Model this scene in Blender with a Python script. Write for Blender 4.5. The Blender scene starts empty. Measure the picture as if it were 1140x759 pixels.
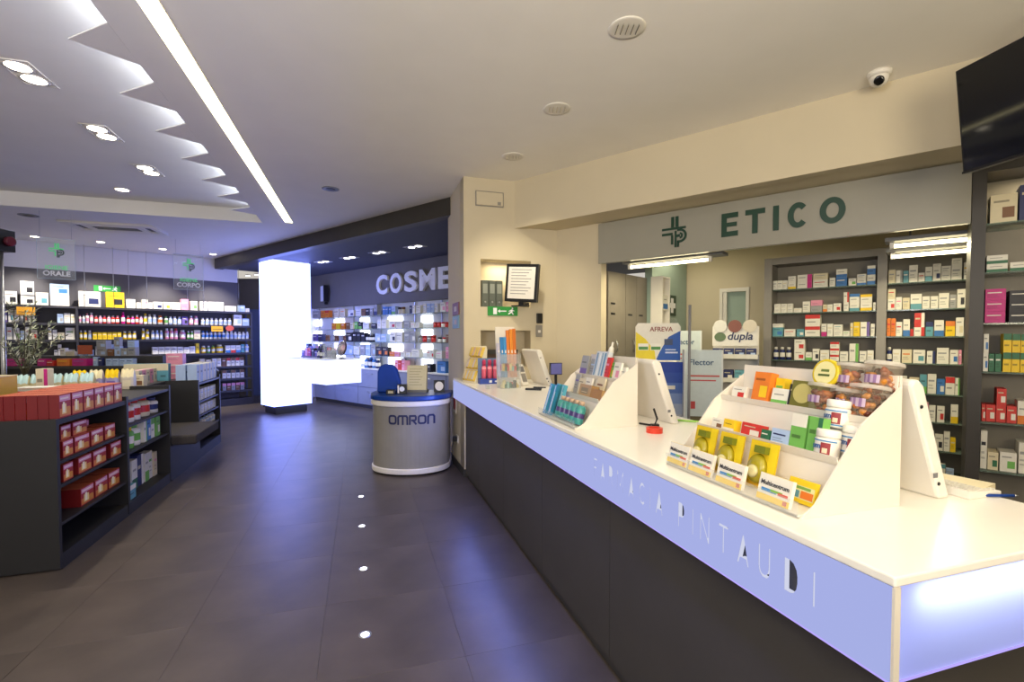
import bpy, bmesh, math, random, re
from mathutils import Vector, Matrix
R = math.radians
random.seed(7)
SC = bpy.context.scene
COL = SC.collection

def lin(h):
    h = h.lstrip('#')
    o = []
    for i in (0, 2, 4):
        v = int(h[i:i+2], 16) / 255
        o.append(v / 12.92 if v <= .04045 else ((v + .055) / 1.055) ** 2.4)
    return (o[0], o[1], o[2], 1.0)

# ------------------------------------------------------------------ camera, world, light
cam = bpy.data.cameras.new('camera')
cam.sensor_width = 36
cam.lens = 537 / 1140 * 36
cam.shift_y = 11.4 / 1140
cam.clip_start = .05
camo = bpy.data.objects.new('camera', cam)
COL.objects.link(camo)
camo.location = (0, 0, 1.6)
camo.rotation_euler = (R(90 - 1.7), 0, 0)
SC.camera = camo
SC.view_settings.view_transform = 'Standard'
SC.view_settings.look = 'None'
SC.view_settings.exposure = 0.4
SC.view_settings.gamma = 1.0
SC.view_settings.use_curve_mapping = False
SC.cycles.use_denoising = True
SC.cycles.max_bounces = 9
SC.cycles.diffuse_bounces = 6
SC.cycles.glossy_bounces = 4
SC.cycles.transparent_max_bounces = 12
SC.cycles.sample_clamp_indirect = 4
SC.cycles.caustics_reflective = False
SC.cycles.caustics_refractive = False

wd = bpy.data.worlds.new('world')
SC.world = wd
wd.use_nodes = True
wd.node_tree.nodes['Background'].inputs[0].default_value = (1.0, .93, .84, 1)
wd.node_tree.nodes['Background'].inputs[1].default_value = .45

def lamp(kind, name, loc, power, col, size=.1, tgt=None, spot=100, blend=.6, sy=None):
    l = bpy.data.lights.new(name, kind)
    l.energy = power
    l.color = col
    if kind == 'AREA':
        l.shape = 'RECTANGLE' if sy else 'DISK'
        l.size = size
        if sy: l.size_y = sy
    else:
        l.shadow_soft_size = size
    if kind == 'SPOT':
        l.spot_size = R(spot)
        l.spot_blend = blend
    o = bpy.data.objects.new(name, l)
    COL.objects.link(o)
    o.location = loc
    if tgt is not None:
        o.rotation_euler = (Vector(tgt) - Vector(loc)).to_track_quat('-Z', 'Y').to_euler()
    return o

WARM, NEUT, COOL, BLUE = (1, .84, .56), (1, .93, .82), (.80, .87, 1), (.42, .50, 1)
# added spots without fixtures, put over the service counter to brighten it
for (x, y, p) in ((1.25, 1.3, 22), (.95, 2.3, 26), (.65, 3.3, 26), (.35, 4.3, 46), (.55, .2, 12)):
    lamp('SPOT', 'counter_fill_spot', (x, y, 3.36), p * .41, (1, .90, .76), .06, (x, y, 0), 95, .8)
lamp('SPOT', 'pillar_fill', (.10, 4.55, 3.36), 62, (1, .88, .64), .06, (.05, 5.75, 1.35), 75, .9)  # added spot with no fixture, brightens the pillar face
# added spots behind the camera, filling in light over the aisle
for (x, y) in ((-1.6, .2), (-3.2, 1.2), (-.4, -.8)):
    lamp('SPOT', 'aisle_fill_spot', (x, y, 3.36), 45, NEUT, .08, (x, y, 0), 110, .8)

# unseen fill lamps, added only to brighten the ceiling
for (x, y, p, c) in ((-1.6, -1.4, 105, (.93, .93, 1)), (1.0, -1.2, 104, (1, .87, .64)), (3.6, .9, 4, (1, .82, .50))):
    u = lamp('AREA', 'ceiling_fill', (x, y, 2.1), p, c, 1.6)
    u.rotation_euler = (R(180 - 38), 0, 0)
# fill light without a fixture, added to lift the dark back room
lamp('AREA', 'back_room_fill', (2.2, 6.3, 2.84), 5, (1, .88, .62), .5)

# ------------------------------------------------------------------ materials
def mat(name, col, rough=.5, metal=0, noise=0, nscale=8, bump=0, bscale=60, emit=None, es=0, coat=0, alpha=1, trans=0, ior=1.45, attr=False, spec=.5):
    m = bpy.data.materials.new(name)
    m.use_nodes = True
    nt = m.node_tree
    b = nt.nodes['Principled BSDF']
    c = lin(col) if isinstance(col, str) else col
    b.inputs['Base Color'].default_value = c
    b.inputs['Roughness'].default_value = rough
    b.inputs['Metallic'].default_value = metal
    b.inputs['Specular IOR Level'].default_value = spec
    b.inputs['Coat Weight'].default_value = coat
    b.inputs['Alpha'].default_value = alpha
    b.inputs['Transmission Weight'].default_value = trans
    b.inputs['IOR'].default_value = ior
    if emit:
        b.inputs['Emission Color'].default_value = lin(emit)
        b.inputs['Emission Strength'].default_value = es
    src = None
    if attr:
        a = nt.nodes.new('ShaderNodeAttribute')
        a.attribute_name = 'Col'
        src = a.outputs['Color']
    if noise:
        tc = nt.nodes.new('ShaderNodeTexCoord')
        n = nt.nodes.new('ShaderNodeTexNoise')
        n.inputs['Scale'].default_value = nscale
        n.inputs['Detail'].default_value = 5
        nt.links.new(tc.outputs['Object'], n.inputs['Vector'])
        mr = nt.nodes.new('ShaderNodeMapRange')
        mr.inputs[1].default_value = .3
        mr.inputs[2].default_value = .7
        mr.inputs[3].default_value = 1 - noise
        mr.inputs[4].default_value = 1 + noise
        nt.links.new(n.outputs['Fac'], mr.inputs[0])
        mx = nt.nodes.new('ShaderNodeMix')
        mx.data_type = 'RGBA'
        mx.blend_type = 'MULTIPLY'
        mx.inputs['Factor'].default_value = 1
        mx.inputs[6].default_value = c
        if src: nt.links.new(src, mx.inputs[6])
        nt.links.new(mr.outputs[0], mx.inputs[7])
        src = mx.outputs[2]
    if src: nt.links.new(src, b.inputs['Base Color'])
    if bump:
        tc = nt.nodes.new('ShaderNodeTexCoord')
        n = nt.nodes.new('ShaderNodeTexNoise')
        n.inputs['Scale'].default_value = bscale
        bp = nt.nodes.new('ShaderNodeBump')
        bp.inputs['Strength'].default_value = bump
        bp.inputs['Distance'].default_value = .002
        nt.links.new(tc.outputs['Object'], n.inputs['Vector'])
        nt.links.new(n.outputs['Fac'], bp.inputs['Height'])
        nt.links.new(bp.outputs[0], b.inputs['Normal'])
    return m

def glow(name, col, s):
    m = bpy.data.materials.new(name)
    m.use_nodes = True
    nt = m.node_tree
    nt.nodes.clear()
    e = nt.nodes.new('ShaderNodeEmission')
    e.inputs[0].default_value = lin(col)
    e.inputs[1].default_value = s
    o = nt.nodes.new('ShaderNodeOutputMaterial')
    nt.links.new(e.outputs[0], o.inputs[0])
    return m

M = dict(
    tile=mat('floor_tile_stone', '#50473f', .36, noise=.26, nscale=2.6, bump=.12, bscale=30, spec=.45),
    grout=mat('floor_grout', '#4a4743', .7, noise=.1),
    ceil=mat('ceiling_paint', '#f0ece4', .8, noise=.015, nscale=3),
    wall=mat('wall_paint', '#cdc1a6', .75, noise=.015, nscale=3),
    wallw=mat('upper_wall_paint', '#d6d5da', .75, noise=.02, nscale=3),
    band=mat('charcoal_wall_band', '#4c4a50', .6, noise=.04, nscale=4),
    bandc=mat('taupe_wall_band', '#6c6862', .6, noise=.04, nscale=4),
    darkceil=mat('slate_ceiling_paint', '#4a4c58', .6, noise=.03),
    beam=mat('dark_beam_laminate', '#37332f', .45, noise=.05),
    lam=mat('grey_laminate', '#232221', .5, noise=.06, nscale=5, bump=.05),
    lamd=mat('charcoal_laminate', '#3a3836', .5, noise=.06, nscale=5, bump=.05),
    lamc=mat('counter_front_laminate', '#46423d', .55, noise=.06, nscale=4, bump=.06),
    cab=mat('grey_cabinet_paint', '#77777a', .5, noise=.05),
    cabb=mat('taupe_cabinet_lacquer', '#8d8880', .45, noise=.05),
    ward=mat('wardrobe_lacquer', '#827b70', .4, noise=.05),
    drawer=mat('blue_grey_drawer', '#8b8f9e', .45, noise=.04),
    seat=mat('dark_seat_fabric', '#37322f', .9, noise=.15, nscale=40, bump=.4, bscale=200),
    white=mat('white_plastic', '#e6e1d6', .4, noise=.02),
    acry=mat('milky_acrylic', '#e2dbcd', .25, noise=.01, spec=.5),
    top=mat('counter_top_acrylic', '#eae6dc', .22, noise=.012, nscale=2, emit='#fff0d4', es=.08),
    black=mat('black_plastic', '#141416', .35, noise=.1),
    screen=mat('black_screen_glass', '#08090b', .06, noise=.05, spec=.6),
    steel=mat('brushed_steel', '#b9bab8', .3, metal=.9, noise=.06),
    chrome=mat('chrome_reflector', '#d8d8d8', .12, metal=1, noise=.04),
    card=mat('printed_card', '#ffffff', .5, noise=.03, nscale=30, attr=True),
    gloss=mat('printed_gloss', '#ffffff', .22, noise=.03, nscale=30, attr=True),
    plast=mat('moulded_plastic', '#ffffff', .35, noise=.03, nscale=20, attr=True),
    leaf=mat('silvery_leaf', '#ffffff', .6, noise=.25, nscale=30, attr=True),
    blue=mat('deep_blue_lacquer', '#123a86', .3, noise=.05),
    bluef=mat('blue_foam', '#123f9c', .7, noise=.06, bump=.2),
    kiosk=mat('kiosk_silver', '#8f8b82', .4, noise=.04),
    green=mat('dark_green_letter', '#1a3d2d', .4, noise=.05),
    lgreen=mat('bright_green_letter', '#57d27d', .4, noise=.05, emit='#57d27d', es=.25),
    letterw=mat('white_letter', '#f2f2f6', .4, noise=.03),
    signg=mat('frosted_sign_glass', '#989589', .25, noise=.02, nscale=2),
    glassg=mat('green_shelf_glass', '#7f9488', .1, noise=.03, alpha=.55),
    clear=mat('clear_glass', '#dfe8ea', .04, alpha=.14, noise=.02),
    cleartub=mat('clear_tub_plastic', '#ead9c0', .08, alpha=.16, noise=.02),
    shelfd=mat('dark_shelf_board', '#2f2e35', .45, noise=.06),
    panelw=mat('white_back_panel', '#e9ecef', .5, noise=.02),
    passage=mat('passage_paint', '#5c5752', .7, noise=.03),
    teal=mat('teal_wall', '#9db0a4', .7, noise=.03),
    lidtub=mat('clear_lid_plastic', '#efe8dc', .08, alpha=.42, noise=.02),
    cabt=mat('taupe_back_board', '#80796a', .5, noise=.05),
    tape=mat('red_tape', '#d8402a', .35, noise=.05),
    pot=mat('black_pot', '#1b1a1c', .4, noise=.1),
    g_col=glow('column_glow', '#8494ff', 4.8),
    g_bar=glow('light_counter_glow', '#b4c0ff', 2.2),
    g_led=glow('led_strip_glow', '#fff0b8', 5),
    g_spot=glow('spot_glow', '#fff1d4', 14),
    g_spotc=glow('cool_spot_glow', '#f4f4ff', 10),
    g_tube=glow('tube_glow', '#fff0bc', 7),
    g_band=glow('counter_band_glow', '#b0b9f2', .67),
    g_rim=glow('letter_rim_glow', '#e4e8ff', .62),
    g_edge=glow('band_edge_glow', '#b9a8ff', .8),
    g_pan=glow('backlight_glow', '#eef2ff', 4),
    g_floor=glow('floor_spot_glow', '#eef0ff', 9),
)

def sheet():
    # thin backlit translucent sheet
    m = bpy.data.materials.new('backlit_sheet'); m.use_nodes = True
    nt = m.node_tree; nt.nodes.clear()
    t, e, a, o = (nt.nodes.new(k) for k in ('ShaderNodeBsdfTranslucent', 'ShaderNodeEmission', 'ShaderNodeAddShader', 'ShaderNodeOutputMaterial'))
    t.inputs[0].default_value = lin('#dfe3ff')
    e.inputs[0].default_value = lin('#a4acf0'); e.inputs[1].default_value = .34
    nt.links.new(t.outputs[0], a.inputs[0]); nt.links.new(e.outputs[0], a.inputs[1]); nt.links.new(a.outputs[0], o.inputs[0])
    return m
M['sheet'] = sheet()

# ------------------------------------------------------------------ mesh helpers
class MB:
    def __init__(s):
        s.v, s.f, s.c, s.sm = [], [], [], []
    def face(s, pts, col=(1, 1, 1, 1), smooth=False):
        i = len(s.v)
        s.v += [tuple(p) for p in pts]
        s.f.append(tuple(range(i, i + len(pts))))
        s.c.append(col); s.sm.append(smooth)
    def box(s, x0, x1, y0, y1, z0, z1, col=(1, 1, 1, 1), top=None, side=None):
        i = len(s.v)
        s.v += [(x0, y0, z0), (x1, y0, z0), (x1, y1, z0), (x0, y1, z0), (x0, y0, z1), (x1, y0, z1), (x1, y1, z1), (x0, y1, z1)]
        for q, c in (((0, 1, 5, 4), col), ((1, 2, 6, 5), side or col), ((2, 3, 7, 6), col), ((3, 0, 4, 7), side or col), ((4, 5, 6, 7), top or col), ((3, 2, 1, 0), col)):
            s.f.append(tuple(i + k for k in q)); s.c.append(c); s.sm.append(False)
        return s
    def decal(s, x0, x1, z0, z1, col, y=-.0006):
        s.face([(x0, y, z0), (x1, y, z0), (x1, y, z1), (x0, y, z1)], col)
    def prism(s, poly, axis, a0, a1, col=(1, 1, 1, 1)):
        # poly: 2D points; axis 'x': (y,z) extruded along x; 'y': (x,z); 'z': (x,y)
        def P(p, a):
            return (a, p[0], p[1]) if axis == 'x' else (p[0], a, p[1]) if axis == 'y' else (p[0], p[1], a)
        n = len(poly); i = len(s.v)
        s.v += [P(p, a0) for p in poly] + [P(p, a1) for p in poly]
        s.f.append(tuple(range(i, i + n))); s.f.append(tuple(range(i + n, i + 2 * n)))
        s.c += [col, col]; s.sm += [False, False]
        for k in range(n):
            s.f.append((i + k, i + (k + 1) % n, i + n + (k + 1) % n, i + n + k)); s.c.append(col); s.sm.append(False)
        return s
    def lathe(s, prof, n=14, cx=0, cy=0, col=(1, 1, 1, 1), cols=None, smooth=True, sx=1, sy=1):
        i = len(s.v)
        for (r, z) in prof:
            for k in range(n):
                a = 2 * math.pi * k / n
                s.v.append((cx + r * sx * math.cos(a), cy + r * sy * math.sin(a), z))
        for j in range(len(prof) - 1):
            c = cols[j] if cols else col
            for k in range(n):
                s.f.append((i + j * n + k, i + j * n + (k + 1) % n, i + (j + 1) * n + (k + 1) % n, i + (j + 1) * n + k)); s.c.append(c); s.sm.append(smooth)
        s.f.append(tuple(i + k for k in reversed(range(n)))); s.c.append(cols[0] if cols else col); s.sm.append(False)
        j = len(prof) - 1
        s.f.append(tuple(i + j * n + k for k in range(n))); s.c.append(cols[-1] if cols else col); s.sm.append(False)
        return s
    def tube(s, pts, r, n=8, col=(1, 1, 1, 1)):
        pts = [Vector(p) for p in pts]
        i = len(s.v)
        for k, p in enumerate(pts):
            d = (pts[min(k + 1, len(pts) - 1)] - pts[max(k - 1, 0)]).normalized()
            u = d.cross(Vector((0, 0, 1)))
            if u.length < .01: u = d.cross(Vector((1, 0, 0)))
            u.normalize(); w = d.cross(u)
            rr = r[k] if isinstance(r, (list, tuple)) else r
            for q in range(n):
                a = 2 * math.pi * q / n
                s.v.append(tuple(p + (u * math.cos(a) + w * math.sin(a)) * rr))
        for k in range(len(pts) - 1):
            for q in range(n):
                s.f.append((i + k * n + q, i + k * n + (q + 1) % n, i + (k + 1) * n + (q + 1) % n, i + (k + 1) * n + q)); s.c.append(col); s.sm.append(True)
        s.f.append(tuple(i + q for q in range(n))); s.c.append(col); s.sm.append(False)
        s.f.append(tuple(i + (len(pts) - 1) * n + q for q in range(n))); s.c.append(col); s.sm.append(False)
        return s
    def xf(s, mtx, start=0):
        for k in range(start, len(s.v)):
            s.v[k] = tuple(mtx @ Vector(s.v[k]))
        return s
    def mesh(s, name, m):
        me = bpy.data.meshes.new(name)
        me.from_pydata(s.v, [], s.f)
        ca = me.color_attributes.new('Col', 'FLOAT_COLOR', 'CORNER')
        buf = []
        for f, c in zip(s.f, s.c):
            buf += list(c) * len(f)
        ca.data.foreach_set('color', buf)
        me.polygons.foreach_set('use_smooth', s.sm)
        bm = bmesh.new(); bm.from_mesh(me)
        bmesh.ops.recalc_face_normals(bm, faces=bm.faces)
        bm.to_mesh(me); bm.free()
        me.materials.append(M[m] if isinstance(m, str) else m)
        return me

def link(name, me, parent=None, loc=(0, 0, 0), rz=0, rot=None):
    o = bpy.data.objects.new(name, me)
    COL.objects.link(o)
    o.parent = parent
    o.location = loc
    o.rotation_euler = rot if rot else (0, 0, rz)
    return o
def part(name, mb, m, parent, loc=(0, 0, 0), rz=0, rot=None, bev=0):
    o = link(name, mb.mesh(name, m) if isinstance(mb, MB) else mb, parent, loc, rz, rot)
    if bev: bevel(o, bev)
    return o
def bevel(o, w, seg=2):
    b = o.modifiers.new('edge', 'BEVEL')
    b.width = w; b.segments = seg; b.limit_method = 'ANGLE'; b.angle_limit = R(40)
def tag(o, label, cat, group=None, kind=None):
    o['label'] = label; o['category'] = cat
    if group: o['group'] = group
    if kind: o['kind'] = kind
    return o
def thing(name, label, cat, loc=(0, 0, 0), rz=0, group=None, rot=None):
    o = link(name, None, None, loc, rz, rot)
    return tag(o, label, cat, group)
def struct(o, label=None):
    o['kind'] = 'structure'
    if label: o['label'] = label
    return o
def dup(root, loc, rz, label, group=None):
    r = root.copy(); COL.objects.link(r); r.location = loc; r.rotation_euler = (root.rotation_euler[0], root.rotation_euler[1], rz)
    r['label'] = label
    if group: r['group'] = group
    for ch in list(root.children):
        c = ch.copy(); COL.objects.link(c); c.parent = r
        for g in list(ch.children):
            d = g.copy(); COL.objects.link(d); d.parent = c
    return r
def B(*a, **k): return MB().box(*a, **k)

def plate(name, outer, holes, depth, m, vertical=False, fill='BOTH'):
    # flat plate with holes: polygon (x,y) -> z 0..depth; vertical: polygon (x,z), y 0..depth
    cu = bpy.data.curves.new(name, 'CURVE')
    cu.dimensions = '2D'; cu.fill_mode = fill; cu.extrude = depth / 2
    for poly in [outer] + list(holes):
        sp = cu.splines.new('POLY'); sp.points.add(len(poly) - 1); sp.use_cyclic_u = True
        for p, q in zip(sp.points, poly): p.co = (q[0], q[1], 0, 1)
    o = bpy.data.objects.new(name, cu); COL.objects.link(o)
    dg = bpy.context.evaluated_depsgraph_get(); dg.update()
    me = bpy.data.meshes.new_from_object(o.evaluated_get(dg))
    bpy.data.objects.remove(o); bpy.data.curves.remove(cu)
    for v in me.vertices:
        x, y, z = v.co
        v.co = (x, depth / 2 - z, y) if vertical else (x, y, z + depth / 2)
    me.materials.clear(); me.materials.append(M[m] if isinstance(m, str) else m)
    me.name = name
    return me

def text_mesh(s, size, depth, m, bold=0, align='LEFT', shear=0):
    # lettering in the local XZ plane, front at y=-depth, base line z=0
    cu = bpy.data.curves.new('lettering', 'FONT')
    cu.body = s; cu.size = size; cu.extrude = depth / 2; cu.offset = bold; cu.align_x = align; cu.shear = shear
    cu.resolution_u = 4
    o = bpy.data.objects.new('lettering', cu); COL.objects.link(o)
    dg = bpy.context.evaluated_depsgraph_get(); dg.update()
    me = bpy.data.meshes.new_from_object(o.evaluated_get(dg))
    bpy.data.objects.remove(o); bpy.data.curves.remove(cu)
    for v in me.vertices:
        x, y, z = v.co
        v.co = (x, -depth / 2 - z, y)
    me.materials.clear(); me.materials.append(M[m] if isinstance(m, str) else m)
    return me
def ink(hexa, rough=.5):
    k = 'ink_' + hexa
    if k not in M: M[k] = mat('print_ink_' + hexa.strip('#'), hexa, rough, noise=.03)
    return k

class Frame:
    """A straight front line in plan: origin, heading of local +x (degrees from +Y clockwise); local +y points behind it."""
    def __init__(s, o, head):
        s.o = Vector((o[0], o[1], 0)); s.h = head
        a = R(head)
        s.x = Vector((math.sin(a), math.cos(a), 0)); s.y = Vector((-s.x.y, s.x.x, 0))
        s.rz = R(90 - head)
    def p(s, x, y, z=0): return s.o + s.x * x + s.y * y + Vector((0, 0, z))
    def at(s, px, y=0):
        # distance along the front line of the spot seen at picture column px (measured from the photograph)
        k = (px - 570) / 537
        q = s.o + s.y * y
        return (k * q.y - q.x) / (s.x.x - k * s.x.y)
    def ppm(s, x): return 537 / s.p(x, 0).y

FA = Frame((-.712, 5.827), 162.7)       # service counter, x runs towards the shop front
FG = Frame((-3.087, 3.25), -18.4)       # gondola, x runs away from the camera
FS = Frame((.536, 5.802), 129.8)        # glass sign wall and the shelving beside it
FM = Frame((2.909, 5.619), 129.8)       # medicine cabinet behind the sign
FW = Frame((-9.4, 8.28), 45)            # toiletries wall, front of the shelves
FC = Frame((-5.9, 12.95), 129.8)        # cosmetics wall, front of the cabinets
FP = Frame((-.544, 5.465), 72.7)        # pillar, front face

# ------------------------------------------------------------------ setting: floor
fl = struct(link('floor', B(-13, 8, -4, 18, -.12, -.012).mesh('floor', 'grout')), 'dark grey stone tile floor')
tm = MB().box(-.3496, .3496, -.3496, .3496, -.012, -.0006)
n0 = len(tm.v)
tm.v += [(-.3490, -.3490, 0), (.3490, -.3490, 0), (.3490, .3490, 0), (-.3490, .3490, 0)]
tm.f.append((n0, n0 + 1, n0 + 2, n0 + 3)); tm.c.append((1, 1, 1, 1)); tm.sm.append(False)
for a, b in ((0, 1), (1, 2), (2, 3), (3, 0)):
    tm.f.append((4 + a, 4 + b, n0 + b, n0 + a)); tm.c.append((1, 1, 1, 1)); tm.sm.append(False)
tmesh = tm.mesh('tile', 'tile')
rest = MB()
for i in range(-17, 10):
    for j in range(-15, 4):
        x, y = 2.04 + .7 * i + .35, -.57 + .7 * j + .35
        p = FA.p(x, y)
        if not (-12.5 < p.x < 7.5 and -3.5 < p.y < 17): continue
        g = Vector((p.x, p.y, 0)) - FG.o
        gx, gy = g.dot(FG.x), g.dot(FG.y)
        vis = 1.0 < p.y < 13 and abs(p.x / p.y) < 1.15 and (gy < .3 or gx > 4.0) and y < .6 and p.y < 12.9 + .0 * p.x
        c = (p - FC.o).dot(FC.y)
        w = (p - FW.o).dot(FW.y)
        if vis and c < .3 and w < .3:
            link('tile', tmesh, fl, p, FA.rz)
        else:
            k = len(rest.v); rest.box(-.3485, .3485, -.3485, .3485, -.012, 0)
            rest.xf(Matrix.Translation(p) @ Matrix.Rotation(FA.rz, 4, 'Z'), k)
o = part('outer_tiles', rest, 'tile', fl); o['kind'] = 'stuff'

# ------------------------------------------------------------------ setting: ceilings
def fa(x, y): p = FA.p(x, y); return (p.x, p.y)
def lerp(a, b, t): return (a[0] + (b[0] - a[0]) * t, a[1] + (b[1] - a[1]) * t)
e0, e1 = (-1.46, .25), (-3.94, 7.67)                        # aisle edge of the raised ceiling field
ed = Vector((e1[0] - e0[0], e1[1] - e0[1], 0)).normalized()
en = Vector((-ed.y, ed.x, 0))                               # towards the raised field
recess = [e0, e1, (e1[0] + en.x * 5.5, e1[1] + en.y * 5.5), (e0[0] + en.x * 5.5, e0[1] + en.y * 5.5)]
s0, s1 = Vector((-1.344, .7, 0)), Vector((-3.495, 7.612, 0))
sd = (s1 - s0).normalized(); sn = Vector((-sd.y, sd.x, 0)) * .053
slot = [(s0 - sn)[:2], (s1 - sn)[:2], (s1 + sn)[:2], (s0 + sn)[:2]]
beam_a, beam_b = (-.30, 5.86), (-6.86, 11.18)               # front line of the dark beam
outer = [(-12.5, -3.5), (5.5, -3.5), (5.5, 6.9), (1.2, 6.9), (.1, 5.6), beam_a, beam_b, (-12.5, 5.5)]
ce = struct(link('ceiling', plate('ceiling', outer, [recess], .2, 'ceil'), None, (0, 0, 3.4)), 'white plaster ceiling')
rc = MB().box(-13, 6, -4, 14, .2005, .26)
part('raised_field', rc, 'ceil', ce)
# saw-tooth fins along the aisle edge of the raised field
for i in range(11):
    a = Vector((*e0, 0)) + ed * (3.40 + .690 * (i - 5))
    t3 = MB().prism([(a + en * .001)[:2], (a + ed * .457 + en * .001)[:2], (a + en * .30 + ed * .26)[:2]], 'z', .0, .008)
    part('ceiling_fin', t3, 'ceil', ce)
mid = (Vector((*e0, 0)) + Vector((*e1, 0))) / 2
cl = lamp('AREA', 'cove_light', (mid.x + en.x * .03, mid.y + en.y * .03, 3.50), 16, (.74, .82, 1), 7.2, None, sy=.05)
zax = -(en * .97 + Vector((0, 0, .24))).normalized()
cl.rotation_euler = Matrix((ed, zax.cross(ed), zax)).transposed().to_euler()
ld = thing('led_light_strip', 'long warm white light strip let into the ceiling above the aisle', 'ceiling light', (0, 0, 3.4))
part('diffuser', MB().prism(slot, 'z', -.012, -.001), 'g_led', ld)
for q in (-1, 1): part('rail', MB().prism([(s0 + sn * q)[:2], (s1 + sn * q)[:2], (s1 + sn * q * 1.12)[:2], (s0 + sn * q * 1.12)[:2]], 'z', -.008, -.001), 'white', ld)

# dark lowered ceiling of the cosmetics area and its beam
bd = Vector((beam_b[0] - beam_a[0], beam_b[1] - beam_a[1], 0)).normalized(); bn = Vector((bd.y, -bd.x, 0))
if bn.y < 0: bn = -bn
ba, bb = Vector((*beam_a, 0)), Vector((*beam_b, 0))
bx = bb + bd * .8
dc = MB().prism([(ba + bn * .16)[:2], (bb + bn * .16)[:2], (bb + bn * 7)[:2], (ba + bn * 7)[:2]], 'z', 3.19, 3.6)
struct(link('ceiling_lowered', dc.mesh('ceiling_lowered', 'darkceil')), 'dark slate lowered ceiling over the cosmetics area')
bm_ = MB().prism([ba[:2], bb[:2], (bb + bn * .158)[:2], (ba + bn * .158)[:2]], 'z', 3.17, 3.6)
struct(link('trim_1', bm_.mesh('trim_1', 'beam')), 'dark beam closing the white ceiling')
tag_wall = []
# bulkhead and soffit above the glass sign
bk = Frame((.031, 5.646), 129.8)
bh = MB()
P4 = [bk.p(0, 0), bk.p(4.6, 0), bk.p(4.6, .10), bk.p(0, .10)]
bh.prism([q[:2] for q in P4], 'z', 2.86, 3.4)
struct(link('trim_2', bh.mesh('trim_2', 'wall')), 'plaster bulkhead above the sign')
so = MB().prism([q[:2] for q in (bk.p(0, .10), bk.p(4.6, .10), bk.p(4.6, 4.5), bk.p(.9, 4.5), bk.p(-.05, .46), bk.p(-.30, .30))], 'z', 2.87, 2.95)
struct(link('ceiling_soffit', so.mesh('ceiling_soffit', 'wall')), 'lower plaster ceiling behind the bulkhead')

# ------------------------------------------------------------------ setting: walls
# pillar with two niches
pl = struct(link('wall_pillar', None, None, FP.p(0, 0), FP.rz), 'cream plaster pillar wall with two niches')
N1, N2 = (.195, .80, 1.945, 2.49), (.195, .80, 1.25, 1.675)
rect = lambda n: [(n[0], n[2]), (n[1], n[2]), (n[1], n[3]), (n[0], n[3])]
part('front_face', plate('front_face', [(0, 0), (1.132, 0), (1.132, 3.4), (0, 3.4)], [rect(N1), rect(N2)], .22, 'wall', True), None, pl)
lf = MB().box(0, .02, .22, 1.02, 0, 3.4)
part('aisle_face', lf, 'wall', pl)
part('core', MB().box(.02, 1.13, .24, 1.0, 0, 3.4), 'wall', pl)
part('skirting', MB().box(-.008, -.0, 0, 1.02, 0, .09), 'lamd', pl)
part('skirting', MB().box(-.008, .6, -.008, 0, 0, .09), 'lamd', pl)
lamp('AREA', 'niche_light', FP.p(.5, .10, 2.47), 2.2, WARM, .3, FP.p(.5, .11, 1.9), sy=.05)
# wall section between pillar and sign
ws = MB().box(-.02, .60, 0, .12, 0, 2.87)
struct(link('wall_service', ws.mesh('wall_service', 'wall'), None, FS.p(0, 0), FS.rz), 'cream wall between pillar and glass sign')
# toiletries wall
wt = struct(link('wall_toiletries', None, None, FW.p(0, 0), FW.rz), 'toiletries wall, white above and charcoal below')
part('plaster', MB().box(-3, 4.33, .30, .42, 2.89, 3.4), 'wallw', wt)
part('charcoal_band', MB().box(-3, 4.33, .30, .42, 0, 2.89), 'band', wt)
# cosmetics wall
wc = struct(link('wall_cosmetics', None, None, FC.p(0, 0), FC.rz), 'taupe cosmetics wall with a pale back panel')
part('band', MB().box(.55, 9, .26, .50, 2.345, 3.19), 'bandc', wc)
part('back_panel', MB().box(.55, 9, .38, .50, 0, 2.345), 'panelw', wc)
part('return', MB().box(.45, .55, -.02, .50, 0, 3.19), 'wallw', wc)
wz = MB().box(-8.9, -5.0, 13.2, 13.3, 0, 3.19)
struct(link('wall_passage', wz.mesh('wall_passage', 'passage')), 'taupe wall at the end of the passage')
dr = struct(link('door_1', None, None, (-6.85, 13.19, 0)), 'blue passage door')
part('leaf', MB().box(-.42, .42, -.04, 0, 0, 2.35), ink('#54618c'), dr)
part('handle', MB().tube([(.33, -.10, 1.0), (.22, -.10, 1.0)], .012), 'steel', dr)
# back room walls behind the glass sign
bw1 = Frame((1.60, 6.02), 43)
struct(link('wall_backroom_side', MB().box(.30, 1.36, 0, .1, 0, 2.87).mesh('wall_backroom_side', 'teal'), None, bw1.p(0, 0), bw1.rz), 'grey green side wall of the back room')
bw2 = Frame((2.55, 7.05), 129.8)
wb = plate('wall_backroom', [(-.1, 0), (4.2, 0), (4.2, 2.87), (-.1, 2.87)], [[(.50, .01), (.80, .01), (.80, 2.22), (.50, 2.22)]], .1, 'wall', True)
struct(link('wall_backroom', wb, None, bw2.p(0, 0), bw2.rz), 'cream end wall of the back room')
dr = struct(link('door_2', None, None, bw2.p(.65, 0), bw2.rz), 'door opening in the back room')
part('frame', plate('frame', [(-.19, 0), (.19, 0), (.19, 2.27), (-.19, 2.27)], [[(-.15, .005), (.15, .005), (.15, 2.22), (-.15, 2.22)]], .02, 'white', True), None, dr, (0, -.02, 0))
part('leaf', MB().box(-.10, .15, .06, .09, 0, 2.22), 'teal', dr)
part('jamb', MB().box(-.15, -.10, .0, .09, 0, 2.22), 'white', dr)
# outer shell on the far side, out of the picture
struct(link('wall_right', MB().box(5.4, 5.5, -3.5, 8, 0, 3.6).mesh('wall_right', 'wall')))

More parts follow.
